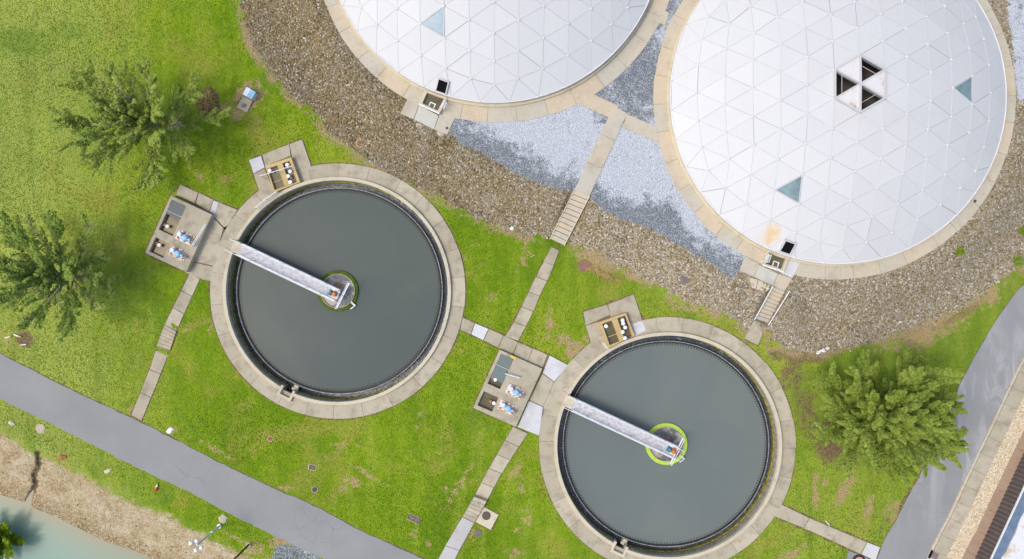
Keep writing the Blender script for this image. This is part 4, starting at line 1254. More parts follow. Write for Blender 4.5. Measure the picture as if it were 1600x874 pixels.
def pump(u, v, z, ang, label):
    p = P(u, v, z); t = thing("valve_actuator", label, "valve", p, "valve actuators on the chambers")
    a = radians(ang); d = Vector((cos(a), sin(a), 0)); n_ = Vector((-sin(a), cos(a), 0)); c = Vector(p)
    b = MB(); b.box(c, 1.62, 0.98, z + 0.003, z + 0.07, a); b.build("base_plate", M['plate'], t)
    b = MB(); q = c + d * 0.12
    b.lathe((q.x, q.y), [(0.30, z + .07), (0.30, z + .45), (0.22, z + .55), (0, z + .58)], 18)
    b.tube(q + Vector((0, 0, .3)), q + d * .55 + Vector((0, 0, .3)), 0.14, 12)
    b.build("actuator_body", M['blue'], t)
    b = MB(); q = c - d * 0.45 + n_ * 0.12
    b.lathe((q.x, q.y), [(0.22, z + .07), (0.22, z + .5), (0.18, z + .54), (0, z + .54)], 16); b.build("spindle_cover", M['sky_lid'], t)
    for s, r in ((-.58, -.3), (.1, -.36), (-.2, .36), (.6, .3), (.66, -.25)):
        b = MB(); q = c + d * s + n_ * r; b.lathe((q.x, q.y), [(0.07, z + .07), (0.07, z + .2), (0, z + .21)], 8)
        b.build("bolt", M['rust'], t)
    b = MB(); b.tube(c + d * .65 + Vector((0, 0, .25)), c + d * .98 + n_ * .02 + Vector((0, 0, .25)), 0.06, 8); b.tube(c + d * .9 + n_ * -.2 + Vector((0, 0, .25)), c + d * .9 + n_ * .2 + Vector((0, 0, .25)), 0.05, 8)
    b.build("hand_crank", M['beam'], t)
    return t
pump(289.7, 371.3, 1.72, -25, "blue valve actuator on a rusty white plate beside the handrail of the left chamber")
pump(278.5, 396, 1.72, -25, "blue valve actuator on a rusty white plate at the lower end of the left chamber")
pump(804.5, 612, 1.5, -25, "blue valve actuator on a rusty white plate, the upper one on the middle chamber")
pump(792, 637, 1.5, -25, "blue valve actuator on rusty white plate, lower one on the middle chamber")

# ------------------------------------------------------------------ scum boxes
def scum_box(frame, pits, caps, label, pole, zt=1.55):
    c = P(sum(p[0] for p in frame) / 4, sum(p[1] for p in frame) / 4, 1.0)
    t = thing("scum_box", label, "scum box", c, "tan scum boxes beside the tanks")
    O = [Vector(P(p[0], p[1], zt)) for p in frame]
    def Q(p): return Vector(P(p[0], p[1], zt))
    A = [Q(p) for p in pits[0]]; B = [Q(p) for p in pits[1]]
    b = MB()
    def wall(p, q, r, s, dz=0): b.prism([x[:2] for x in (p, q, r, s)], 0.95, zt + dz, R.random())
    wall(O[0], O[1], B[1], A[0], .000)
    wall(O[0], A[0], A[3], O[3], .002)
    wall(O[1], O[2], B[2], B[1], .002)
    wall(A[1], B[0], B[3], A[2], .003)
    wall(O[3], A[3], B[2], O[2], .001)
    b.build("frame", M['tan'], t)
    for q in (A, B):
        b = MB(); b.prism([x[:2] for x in q], 0.96, 1.22); b.build("pit_water", M['pit_green'], t)
    b = MB(); m0 = A[0] * .35 + A[3] * .65; m1 = A[1] * .35 + A[2] * .65
    b.tube(Vector((m0.x, m0.y, 1.28)), Vector((m1.x, m1.y, 1.28)), 0.04, 6); b.build("divider", M['tan'], t)
    for (u, v) in caps:
        p = P(u, v, zt + .25); b = MB()
        b.lathe(p, [(0.05, 1.1), (0.05, zt + .15), (0.17, zt + .15), (0.19, zt + .2), (0.17, zt + .26), (0.05, zt + .28), (0, zt + .28)], 16)
        b.build("handwheel", M['white_metal'], t)
        b = MB(); b.lathe((p[0] + .16, p[1] - .10), [(0.09, 1.1), (0.09, 1.42), (0, 1.44)], 10); b.build("guide_pipe", M['cope'], t)
    b = MB(); p, q = (Vector(P(x[0], x[1], zt + .95)) for x in pole)
    b.tube(p, q, 0.04, 8)
    for x in (p, (p + q) / 2, q): b.tube(Vector((x.x, x.y, 1.0)), x, 0.03, 8)
    b.build("handrail", M['white_metal'], t)
    return t
scum_box([(414, 259.5), (454.6, 246), (468.7, 284.5), (428.5, 301)], [[(417.6, 264), (433, 258.5), (444.8, 291), (429, 297)], [(441, 255), (452, 251.4), (464, 284.5), (452.5, 288.5)]],
         [(421, 266.6), (448.4, 257.6), (453, 268), (450, 275.3), (453.3, 284.6)], "tan framed scum box above the left tank with white handwheels and a long white rail", [(405.6, 275.3), (456.7, 259.6)])
scum_box([(935, 504), (978, 489), (991.5, 523.6), (950, 545)], [[(941, 506.5), (956, 501), (968, 534), (952.6, 539.5)], [(964.6, 498), (976.6, 493), (988, 526), (976, 531)]],
         [(947, 510), (973, 500.8), (973.8, 505.7), (977, 512), (973, 519), (976.7, 528.6)], "tan framed scum box above the lower right tank with six white handwheels", [(950.5, 546), (943, 536)])
b = MB()
c = P(*T1, 1.06)
for r, z in ((10.95, 2.0), (10.95, 1.75)):
    for k in range(8):
        a0, a1 = radians(120.5 + k * 1.7), radians(120.5 + (k + 1) * 1.7)
        b.tube((c[0] + r * cos(a0), c[1] + r * sin(a0), z), (c[0] + r * cos(a1), c[1] + r * sin(a1), z), 0.035, 6)
for k in (0, 4, 8):
    a0 = radians(120.5 + k * 1.7); b.tube((c[0] + 10.95 * cos(a0), c[1] + 10.95 * sin(a0), 1.05), (c[0] + 10.95 * cos(a0), c[1] + 10.95 * sin(a0), 2.0), 0.03, 6)
tag(b.build("safety_rail", M['white_metal']), "short curved white safety rail on the left tank's coping beside the scum box", "railing")

# ------------------------------------------------------------------ low building at the lower right
def building():
    zb, zr = 1.05, 2.9
    a, b_ = Vector(P(1583 + 62 * 2.2, 740 - 134 * 2.2, 1.05)), Vector(P(1521 - 62 * 2.6, 874 + 134 * 2.6, 1.05))
    t = thing("low_building", "low building at the right edge with dark corrugated side and patchy white roof", "building", tuple(b_))
    d = (b_ - a); L = d.length; d.normalize(); n_ = Vector((-d.y, d.x, 0))     # n_ points away from the wall face
    if n_.x < 0: n_ = -n_
    m = int(L / 0.06); V = []; F = []
    for i in range(m + 1):
        s = L * i / m; o = 0.045 * sin(2 * pi * s / 0.43)
        p = a + d * s + n_ * (0.05 + o)
        V += [(p.x, p.y, zb - .3), (p.x, p.y, zr - .05)]
    for i in range(m): F.append((2 * i, 2 * i + 2, 2 * i + 3, 2 * i + 1))
    b = MB(); b.add(V, F); b.build("wall", M['corrugated'], t, recalc=False)
    def q(o0, o1, z0, z1, nm, mat, par):
        b = MB(); p = [a + n_ * o0, b_ + n_ * o0, b_ + n_ * o1, a + n_ * o1]
        b.prism([(x.x, x.y) for x in p], z0, z1); return b.build(nm, mat, par)
    rr = random.Random(4); n = 90
    edge = [a + d * (L * i / n) + n_ * (1.0 + rr.uniform(-.07, .07) + .08 * sin(i * .9)) for i in range(n + 1)]
    b = MB(); b.prism([(x.x, x.y) for x in edge] + [((b_ + n_ * 24).x, (b_ + n_ * 24).y), ((a + n_ * 24).x, (a + n_ * 24).y)], zr - .3, zr + .02); b.build("roof", M['roof'], t)
    q(-.02, .06, zr - .12, zr + .03, "drip_edge", M['white_metal'], t)
    q(.06, .98, zr - .25, zr - .06, "gutter", M['fascia'], t)
    q(.5, 23.5, zb - .3, zr - .32, "inner_wall", M['beam'], t)
building()

# ------------------------------------------------------------------ pond
def pond():
    pu = np.arange(-700, 620, 10.0); pv = np.arange(560, 1700, 10.0)
    A, B = np.meshgrid(pu, pv); u, v = A.ravel(), B.ravel()
    k = (1 + 1.3 / CAM_H) / 16
    V = np.stack([(u - 800) * k, (437 - v) * k, np.full(u.shape, -1.3)], 1)
    n = len(pu); ii, jj = np.meshgrid(np.arange(n - 1), np.arange(len(pv) - 1)); i0 = (jj * n + ii).ravel()
    F = np.stack([i0, i0 + n, i0 + n + 1, i0 + 1], 1)
    d = np.where(above(u, v, SHORE), -1, 1) * dline(u, v, SHORE)
    m = NT("turquoise_pond_water")
    s = m.attr("tone"); nz = m.noise(0.22, 4, 0.6, dist=0.8)
    ss = m.math('ADD', s, m.math('MULTIPLY', m.math('SUBTRACT', nz, 0.5), 26))
    col = m.ramp(m.rng(ss, 0, 90, 0, 1, False), [(0.0, (0.30, 0.28, 0.185)), (0.22, (0.255, 0.31, 0.23)), (0.55, (0.215, 0.325, 0.255)), (1.0, (0.185, 0.31, 0.26))])
    col = m.mix(m.rng(m.noise(1.3, 4, 0.6), 0.64, 0.74, 0, 0.4), col, (0.20, 0.27, 0.16))
    m.bump(m.noise(1.5, 3, 0.5), 0.04, 0.05)
    m.done(col, 0.12, 0.25)
    keep = d[F].max(1) > -40
    F = F[keep]; idx, inv = np.unique(F, return_inverse=True)
    o = np_mesh("water", V[idx], inv.reshape(F.shape), m.m, {"tone": d[idx]})
    tag(o, kind='structure')
pond()

# ------------------------------------------------------------------ trees and shrubs
def leaves(cs, dirs, lens, rad, per, size, rg, flat=0.62):
    """plumes of small leaves round twig segments; returns verts, faces, tone"""
    n = len(cs); N = n * per
    c = np.repeat(cs, per, 0); d = np.repeat(dirs, per, 0); L = np.repeat(lens, per); rr = np.repeat(rad, per)
    s = rg.random(N)
    off = rg.normal(size=(N, 3)); off -= (off * d).sum(1, keepdims=True) * d
    off /= np.linalg.norm(off, axis=1, keepdims=True) + 1e-9
    off[:, 2] *= 0.75
    taper = np.sqrt(np.clip(1.05 - s, 0.05, 1)) * (0.35 + 0.65 * np.clip(s * 4, 0, 1))
    p = c + d * (s * L)[:, None] + off * (rr * taper * np.sqrt(rg.random(N)))[:, None]
    nrm = rg.normal(size=(N, 3)) * (1 - flat) + np.array([0, 0, flat * 1.4]) + off * 0.3
    nrm /= np.linalg.norm(nrm, axis=1, keepdims=True)
    a = d * 0.7 + rg.normal(size=(N, 3)) * 0.6
    a -= (a * nrm).sum(1, keepdims=True) * nrm; a /= np.linalg.norm(a, axis=1, keepdims=True) + 1e-9
    b = np.cross(nrm, a)
    sz = size * (0.6 + 0.8 * rg.random(N))[:, None]
    V = np.empty((N, 4, 3))
    V[:, 0] = p - a * sz * .5; V[:, 1] = p + b * sz * .36 + nrm * sz * .10; V[:, 2] = p + a * sz * .62 - nrm * sz * .06; V[:, 3] = p - b * sz * .36 + nrm * sz * .10
    ptone = np.repeat(rg.random(n), per)
    tone = np.clip(0.18 + 0.42 * ptone + 0.42 * rg.random(N) + 0.0 * s, 0, 1)
    return V.reshape(-1, 3), np.arange(N * 4).reshape(N, 4), np.repeat(tone, 4)

def tree(name, base, label, H, spread, nl, seed, mat, per=110, size=0.22, bare=0.0, elong=(1, 1), lean=0.0, cat="tree", group=None, trunk_r=0.2, sub=9, plume=(0.9, 1.7), prad=0.42, skip=None):
    rg = np.random.default_rng(seed); rr = random.Random(seed)
    t = thing(name, label, cat, base, group)
    b = MB(); B = Vector(base)
    top = B + Vector((0.25 * rr.uniform(-1, 1), 0.25 * rr.uniform(-1, 1), H * 0.62))
    b.tube(B + Vector((0, 0, -.3)), B * .5 + top * .5, trunk_r, 10, trunk_r * .72); b.tube(B * .5 + top * .5, top, trunk_r * .72, 10, trunk_r * .35)
    cs, ds, ls, rs = [], [], [], []
    for i in range(nl):
        f = i / (nl - 1)
        az = i * 2.39996 + rr.uniform(-.25, .25)
        el = radians(18 + 62 * f ** 1.2 + rr.uniform(-7, 7))
        s0 = B + (top - B) * (0.22 + 0.74 * f)
        d = Vector((cos(az) * cos(el) * elong[0], sin(az) * cos(el) * elong[1], sin(el)))
        Ln = (spread * (1.0 - 0.30 * f) * rr.uniform(.78, 1.12)) if f < .75 else (H * 0.42 * rr.uniform(.8, 1.1))
        dead = rr.random() < bare
        if skip and skip(az): continue
        prev = s0; K_ = 6
        for k in range(1, K_ + 1):
            dd = (d + Vector((0, 0, 0.10 * k / K_)) + Vector((rr.uniform(-.08, .08), rr.uniform(-.08, .08), rr.uniform(-.05, .05)))).normalized()
            nx = prev + dd * (Ln / K_)
            b.tube(prev, nx, trunk_r * .42 * (1 - (k - 1) / K_ * .85), 6, trunk_r * .42 * (1 - k / K_ * .85))
            if k >= 2:
                for j in range(max(1, int(sub * (0.6 + .5 * k / K_) / K_ * 2))):
                    side = 1 if j % 2 else -1
                    q = prev + (nx - prev) * rr.random()
                    ya = rr.uniform(.3, 1.05) * side
                    sd = Vector((dd.x * cos(ya) - dd.y * sin(ya), dd.x * sin(ya) + dd.y * cos(ya), dd.z * .6 + rr.uniform(-.2, .35))).normalized()
                    tl = rr.uniform(*plume) * (1.15 - .35 * k / K_)
                    b.tube(q, q + sd * tl * .9, 0.028, 4, 0.010)
                    if dead:
                        for _ in range(3):
                            e = q + sd * tl * rr.random(); e2 = e + Vector((rr.uniform(-1, 1), rr.uniform(-1, 1), rr.uniform(-.2, .7))) * .55
                            b.tube(e, e2, 0.016, 3, 0.006)
                        if rr.random() < .6: continue
                    cs.append(q); ds.append(sd); ls.append(tl * 1.1); rs.append(prad * rr.uniform(.7, 1.25))
            prev = nx
        if not dead:
            cs.append(prev - dd * .5); ds.append(dd); ls.append(1.3); rs.append(prad)
    b.build("trunk", M['bark'], t, recalc=False)
    V, F, T = leaves(np.array([tuple(x) for x in cs]), np.array([tuple(x) for x in ds]), np.array(ls), np.array(rs), per, size, rg)
    V -= np.array(base)
    np_mesh("crown", V, F, mat, {"tone": T}, t)
    return t
tree("maple_tree", G(1346, 634), "dense bright green leafy tree beside the road at the right", 8.4, 6.6, 44, 5, M['leaf'], per=200, size=0.20, plume=(1.1, 2.4), prad=0.38, bare=0.05, group="broadleaf trees on the lawn", sub=12, elong=(1.04, 0.98))
tree("maple_tree", G(257, 206), "green leafy tree at the upper left beside a heap of dead brush", 7.4, 7.2, 34, 33, M['leaf_pale'], per=88, size=0.20, bare=0.22, plume=(1.0, 2.2), prad=0.36, group="broadleaf trees on the lawn", sub=9, elong=(1.10, 0.88))
tree("maple_tree", G(128, 434), "thin crowned dark green tree at the left edge with bare grey branches", 7.2, 6.6, 34, 8, M['leaf_dark'], per=78, size=0.20, bare=0.48, plume=(1.0, 2.1), prad=0.36, group="broadleaf trees on the lawn", sub=9, elong=(1.08, 0.88))
tree("pond_willow", P(14, 838, -1.45), "yellow green bush standing in the pond at the lower left corner", 3.0, 2.3, 22, 4, M['leaf_pond'], per=80, size=0.17, cat="bush", trunk_r=0.09, sub=8, plume=(.5, .9), prad=.32)

def shrub(u, v, r, label, mat, n=26, seed=1, per=50):
    rg = np.random.default_rng(seed); rr = random.Random(seed); base = G(u, v)
    t = thing("small_shrub", label, "shrub", base); b = MB(); cs, ds = [], []
    for i in range(n):
        az = rr.uniform(0, 6.28); el = radians(rr.uniform(15, 80)); d = Vector((cos(az) * cos(el), sin(az) * cos(el), sin(el)))
        b.tube(base, Vector(base) + d * r, 0.015, 4, 0.006); cs.append(tuple(Vector(base) + d * r * .2)); ds.append(tuple(d))
    b.build("stem", M['bark'], t, recalc=False)
    V, F, T = leaves(np.array(cs), np.array(ds), np.full(n, r * .9), np.full(n, r * .3), per, 0.11, rg); V -= np.array(base)
    np_mesh("foliage", V, F, mat, {"tone": T}, t)
shrub(1498, 393, 0.45, "small yellow green weed alone in the gravel below the right hand dome", M['leaf_pond'], seed=3)
shrub(1597, 361, 0.45, "small yellow green weed in the gravel at the right edge", M['leaf_pond'], seed=4)
shrub(1588, 408, 0.6, "low green weed where gravel meets grass at the right edge", M['leaf'], seed=5)

def brush(u, v, rx, ry, n, label, seed, ang=0, hh_=0.5):
    rr = random.Random(seed); base = Vector(G(u, v)); t = None
    b = MB()
    for i in range(n):
        a = rr.uniform(0, 6.28); q = sqrt(rr.random())
        q *= 0.8 + 0.3 * sin(3 * a + seed) * sin(a * 1.7)
        x, y = q * cos(a) * rx, q * sin(a) * ry
        p = base + Vector((x * cos(ang) - y * sin(ang), x * sin(ang) + y * cos(ang), rr.uniform(0.02, hh_ * (1.05 - q))))
        a2 = rr.uniform(0, 6.28); L = rr.uniform(.2, .7)
        b.tube(p, p + Vector((cos(a2) * L, sin(a2) * L, rr.uniform(-.08, .22))), rr.uniform(.012, .035), 4, .008)
    o = b.build("brush_pile", M['dead_twig'], None, recalc=False)
    return tag(o, label, "brush")
brush(325, 158, 1.05, 1.3, 260, "round heap of dead brown brush beside the upper left tree", 2)
brush(932, 426, 1.5, .25, 90, "upper dark line of dead weeds on the grass below the brown gravel slope", 5, radians(-30), .25)
brush(950, 432, 1.6, .25, 90, "lower dark line of dead weeds on the grass below the brown gravel slope", 6, radians(-32), .25)

# ------------------------------------------------------------------ covers, grates, small things
def manhole(u, v, r, label, mat, ringmat=None, z=None, name="manhole_cover", dz=0.05):
    zz = hz(u, v) if z is None else z
    p = P(u, v, zz); rr_ = r * K(zz)
    t = thing(name, label, "manhole", p, "round covers in the ground")
    b = MB(); b.lathe(p, [(rr_, zz - .1), (rr_, zz + dz), (rr_ - .03, zz + dz + .02), (rr_ * .80, zz + dz + .02), (rr_ * .78, zz + dz + .005), (rr_ * .78, zz - .1)], 36)
    b.build("rim", ringmat or mat, t)
    b = MB(); b.lathe(p, [(rr_ * .775, zz - .1), (rr_ * .775, zz + dz + .01), (0, zz + dz + .015)], 36)
    for k in range(-3, 4):
        w_ = sqrt(max(0, (rr_ * .66) ** 2 - (k * rr_ * .2) ** 2)) * 2
        b.box((p[0] + k * rr_ * .2, p[1]), rr_ * .07, w_, zz + dz, zz + dz + .025 + .001 * k)
    b.build("lid", mat, t)
    return t
manhole(562.5, 224.5, 6.6, "round brown manhole with pale concrete rim in the gravel above the left tank", M['rust'], M['conc'])
manhole(1071, 435, 7.6, "round mauve grey manhole in the brown gravel between the two flights of steps", M['mauve'])
manhole(912.5, 416, 9.5, "large round reddish manhole on the grass at the foot of the long steps", simple("reddish_cover", (0.28, 0.16, 0.11), 0.85, 0.2, var=0.3, scale=9))
manhole(747, 833.5, 5.6, "round brown manhole in the grass just below the square concrete slab", M['mauve'])
manhole(492, 765, 5.2, "small round cover with pale ring in the grass above the road", M['iron'], M['conc'])
manhole(1505, 670.5, 6.0, "round manhole in the asphalt of the right hand road", M['mauve'], M['road2'], z=1.035, dz=0.006)
manhole(698.3, 200.4, 2.1, "tiny round drain cover on the paving beside the upper sump", M['iron'], z=DZ + .05, dz=.015, name="drain_cover")
manhole(1523.5, 314.5, 2.4, "tiny round drain cover on the walkway right of the right hand dome", M['iron'], z=DZ + .05, dz=.015, name="drain_cover")
manhole(422, 686, 4.5, "small worn round cover in the grass below the left tank", M['rust'], M['conc'], dz=.02)
q4 = [(755.4, 792), (779.3, 804.6), (766.8, 828.3), (743.2, 815.8)]
zz = hz(762, 810) + .25; c = P(761, 810, zz)
t = thing("manhole_slab", "square beige concrete slab with a round dark cover beside the lower steps", "manhole", P(761, 810, hz(761, 810)))
b = MB(); b.prism([P(x, y, zz)[:2] for x, y in q4], zz - .7, zz, .8); b.build("slab", M['cope'], t, bevel=.015)
p = P(759.8, 806, zz); b = MB(); rr_ = 6.7 * K(zz)
b.lathe(p, [(rr_, zz - .05), (rr_, zz + .03), (rr_ - .04, zz + .045), (0, zz + .045)], 36); b.build("lid", M['iron'], t)

def grate(u, v, ang, label, n=1, sx=0.62, sy=0.5):
    zz = hz(u, v); p = P(u, v, zz); t = thing("drain_grate", label, "drain", p); a = radians(ang)
    for i in range(n):
        o = (i - (n - 1) / 2) * (sx + .05); c = (p[0] + o * cos(a), p[1] + o * sin(a)); b = MB()
        for s in (-1, 1):
            b.box((c[0] + s * cos(a) * (sx / 2 - .03), c[1] + s * sin(a) * (sx / 2 - .03)), .06, sy, zz - .05, zz + .07, a)
            b.box((c[0] - s * sin(a) * (sy / 2 - .03), c[1] + s * cos(a) * (sy / 2 - .03)), sx - .13, .06, zz - .05, zz + .068, a)
        for k in range(6):
            q = (k - 2.5) * (sx - .14) / 6; b.box((c[0] + cos(a) * q, c[1] + sin(a) * q), .035, sy - .13, zz - .03, zz + .06, a)
        b.build("grating", M['iron'], t)
        b = MB(); b.box(c, sx - .1, sy - .1, zz - .06, zz + .015, a); b.build("shade_black_floor", M['dark'], t)  # near-black box, the shade under the bars put in as colour
        b = MB(); b.box(c, sx + .2 if n == 1 else sx + .04, sy + .14, zz - .1, zz + .03, a); b.build("surround", M['conc'], t)
grate(647, 811, -26, "pair of iron drain grates side by side in the grass above the road", 2)
grate(488, 730.5, -10, "single iron drain grate in the grass below the left tank", 1, .6, .4)
# kerb inlet
t = thing("kerb_inlet", "mauve kerb drain inlet in the footway at the bottom right corner", "drain", P(1459, 868, 1.13))
a = radians(65); p = P(1460.5, 868.5, 1.13)
b = MB(); b.box(p, .62, .62, 1.1, 1.155, a); b.build("lid", M['mauve'], t)
b = MB(); p2 = P(1453.5, 866, 1.1); b.box(p2, .8, .22, 1.08, 1.175, a); b.build("throat_shade_block", M['dark'], t)  # solid near-black block painted as the dark of the inlet gap

# utility box on its pad
zz = hz(380, 160); t = thing("utility_pad", "small worn concrete pad with a grey stain below the upper left brush heap", "pad", P(381, 163, zz))
q = [(369, 168), (386, 176), (394, 158), (380, 150)]
b = MB(); b.prism([P(x, y, zz + .1)[:2] for x, y in q], zz - .1, zz + .1, .4); b.build("slab", M['conc'], t, bevel=.02)
b = MB(); p = P(382, 165, zz + .1); rr = random.Random(3); b.prism([(p[0] + .28 * cos(i * .7) * rr.uniform(.7, 1.2), p[1] + .25 * sin(i * .7) * rr.uniform(.7, 1.2)) for i in range(9)], zz + .09, zz + .112); b.build("stain_patch", M['mauve'], t)
t = thing("utility_box", "pale blue metal utility cabinet with a two sided lid standing on the small pad", "cabinet", P(391, 146, zz))
a = radians(-30)
b = MB(); p = P(391, 147, zz + .5); b.box(p, .95, .72, zz - .1, zz + .72, a); b.build("cabinet", M['steel'], t)
d = Vector((cos(a), sin(a), 0)); n_ = Vector((-sin(a), cos(a), 0)); c = Vector(p); c.z = zz
for s, mt, nm in ((-1, M['sky_lid'], "lid"), (1, M['blue'], "lid")):
    b = MB(); o = c + d * (.25 * s)
    pts = [o - d * .25 - n_ * .4, o + d * .25 - n_ * .4, o + d * .25 + n_ * .4, o - d * .25 + n_ * .4]
    hs = [.78 if s < 0 else .9, .9 if s < 0 else .78]
    b.prism([(x.x, x.y, zz + (hs[0] if i in (0, 3) else hs[1])) for i, x in enumerate(pts)], -.06, None); b.build(nm, mt, t)
b = MB(); o = c - d * .62
for s in (-.3, .3): b.tube(o + n_ * s + Vector((0, 0, -.1)), o + n_ * s + Vector((0, 0, .6)), .05, 8)
b.tube(o + n_ * -.3 + Vector((0, 0, .55)), o + n_ * .3 + Vector((0, 0, .55)), .045, 8); b.build("conduit", M['rust'], t)

# lamp post and dark post on the bank
zb = hz(343, 822); B = Vector(P(343, 822, zb)); T_ = Vector(P(311, 846, 4.0)); zt = 4.0
t = thing("lamp_post", "galvanised lamp post with a cluster of white floodlights on the pond bank", "lamp post", tuple(B))
b = MB(); top = Vector((B.x, B.y, zb + 4.6)); b.lathe(B, [(.22, zb), (.22, zb + .12), (.11, zb + .14), (.085, zb + 4.6), (0, zb + 4.6)], 14); b.build("pole", M['steel'], t)
b = MB(); b.box(B + Vector((.1, .1, 0)), .24, .2, zb + 1.5, zb + 2.0, .6); b.build("junction_box", M['steel'], t)
b = MB(); b.tube(top + Vector((-.45, .2, 0)), top + Vector((.45, -.2, 0)), .05, 8); b.tube(top + Vector((0, -.35, 0)), top + Vector((0, .35, 0)), .045, 8); b.build("cross_arm", M['steel'], t)
for dx, dy in ((-.5, .22), (.45, -.2), (.02, .42), (-.05, -.45)):
    b = MB(); p = top + Vector((dx, dy, .12)); b.lathe(p, [(.06, p.z - .1), (.19, p.z - .02), (.2, p.z + .06), (.14, p.z + .16), (0, p.z + .2)], 14); b.build("floodlight", M['white_metal'], t)
zb = hz(389, 851); B = Vector(P(389, 851, zb))
t = thing("signal_post", "dark bronze post rising from a round concrete footing on the pond bank", "post", tuple(B))
b = MB(); b.lathe(B, [(.24, zb - .1), (.24, zb + .08), (.2, zb + .1), (0, zb + .1)], 20); b.build("footing", M['conc'], t)
b = MB(); b.lathe(B, [(.10, zb + .1), (.085, zb + 5.2), (0, zb + 5.2)], 14); b.build("pole", M['black_post'], t)

# traffic cone lying on the verge
p0, p1 = Vector(G(242.5, 766, .14)), Vector(G(246, 757, .10)); d = (p1 - p0).normalized(); L = .72; a = d.orthogonal().normalized(); b2 = d.cross(a)
t = thing("traffic_cone", "orange traffic cone with a white collar lying on the grass verge", "traffic cone", tuple(p0))
def conepart(s0, s1, r0, r1, nm, mt):
    b = MB(); b.tube(p0 + d * L * s0, p0 + d * L * s1, r0, 14, r1); b.build(nm, mt, t)
conepart(.04, .45, .17, .11, "body", M['cone']); conepart(.45, .78, .112, .068, "collar", M['white_metal']); conepart(.78, 1, .066, .035, "tip", M['cone'])
b = MB(); q = [p0 + a * .2 + b2 * .2, p0 - a * .2 + b2 * .2, p0 - a * .2 - b2 * .2, p0 + a * .2 - b2 * .2]
b.add([tuple(x) for x in q] + [tuple(x + d * .05) for x in q], [(0, 1, 2, 3), (4, 5, 6, 7), (0, 1, 5, 4), (1, 2, 6, 5), (2, 3, 7, 6), (3, 0, 4, 7)]); b.build("base", M['cone'], t)

def stake(p, q, label, r=.06, tip=True, mat=None, name="marker_stake", cat="stake"):
    A, B = Vector(G(*p, .07)), Vector(G(*q, .10)); t = thing(name, label, cat, tuple(A))
    m = A + (B - A) * .68
    b = MB(); b.tube(A, m, r, 8); b.build("shaft", mat or M['white_metal'], t)
    b = MB(); b.tube(m, B, r, 8); b.build("tip", M['yellow'] if tip else (mat or M['white_metal']), t)
stake((8, 528), (17.5, 526), "white and yellow stake lying left of the bare patch above the road")
stake((22, 523), (33, 527), "white and yellow stake lying across the bare patch above the road", .08)
stake((41, 538.5), (30, 539.5), "yellow tipped stake lying below the bare patch above the road")
stake((1290, 814), (1296.5, 821.5), "thin white pipe lying at the edge of the path to the right hand road", .045, False, name="white_pipe", cat="pipe")
stake((829, 402), (836, 398), "thin pale stick lying in the grass near the foot of the long steps", .03, False, M['cope'], name="stick", cat="stick")

def rock(u, v, r, label, mat, seed=1, flat=.6, name="rock", cat="rock", asp=1.0, ang=0.0):
    rr = random.Random(seed); z = hz(u, v); p = P(u, v, z)
    bm = bmesh.new(); bmesh.ops.create_icosphere(bm, subdivisions=2, radius=1)
    for x in bm.verts:
        s = 1 + rr.uniform(-.2, .2); c_, s_ = cos(ang), sin(ang); X, Y = x.co.x * r * s * asp, x.co.y * r * s
        x.co = Vector((X * c_ - Y * s_, X * s_ + Y * c_, max(x.co.z, -.3) * r * flat * s))
    me = bpy.data.meshes.new(name); bm.to_mesh(me); bm.free(); me.materials.append(mat)
    at = me.attributes.new("tone", 'FLOAT', 'POINT'); at.data.foreach_set("value", [.7] * len(me.vertices))
    o = bpy.data.objects.new(name, me); o.location = (p[0], p[1], z); COL.objects.link(o); return tag(o, label, cat)
rock(18, 661, .24, "small pale stone on the verge at the far left below the road", M['cope'], 1, asp=1.5, ang=-.4)
rock(63, 669.5, .5, "flat squarish stone plate in the verge below the road", M['conc'], 2, .12)
rock(98, 715, .28, "dark brown clod on the verge beside the eroded gully", M['rust'], 3, asp=1.4)
rock(168, 736, .2, "pale bit of debris on the verge midway along the pond bank", M['cope'], 4, asp=1.8, ang=.4)
rock(266, 673, .26, "white lump at the roadside below the end of the left path", M['paper'], 5, .6, "litter", "litter", 1.5, .6)
rock(348, 811, .42, "round pale stone beside the foot of the lamp post", M['conc'], 8, .25)
rock(800, 357, .2, "white stone at the foot of the gravel slope left of the long steps", M['paper'], 9)
b = MB(); zz = hz(1188, 444)
for q in ([(1171, 434), (1184, 437), (1181, 451), (1176, 450)], [(1185, 437.5), (1203, 446), (1198, 456), (1182, 452)]):
    b.prism([P(x, y, max(hz(x, y), zz - .25) + .10) for x, y in q], -.4, None, R.random())
tag(b.build("concrete_slab", M['cope']), "cracked pale concrete slab lying on the gravel left of the railed steps", "slab")
rock(688, 209, .26, "broken piece of pale concrete at the corner of the upper sump paving", M['conc'], 14, .3, asp=1.4, ang=-.6)
rock(655, 197, .24, "pale flat stone below the upper sump paving", M['conc'], 15, .3, asp=1.4, ang=-.5)
for i, (du, dv, r_) in enumerate(((0, 0, .2), (7, -3, .16), (-7, 3, .14))):
    rock(1286 + du, 548 + dv, r_, ["largest of the white litter scraps above the right hand tree", "right hand white litter scrap above the right hand tree", "left hand white litter scrap above the right hand tree"][i], M['paper'], 20 + i, .25, "litter", "litter", 1.6, .3 * i)

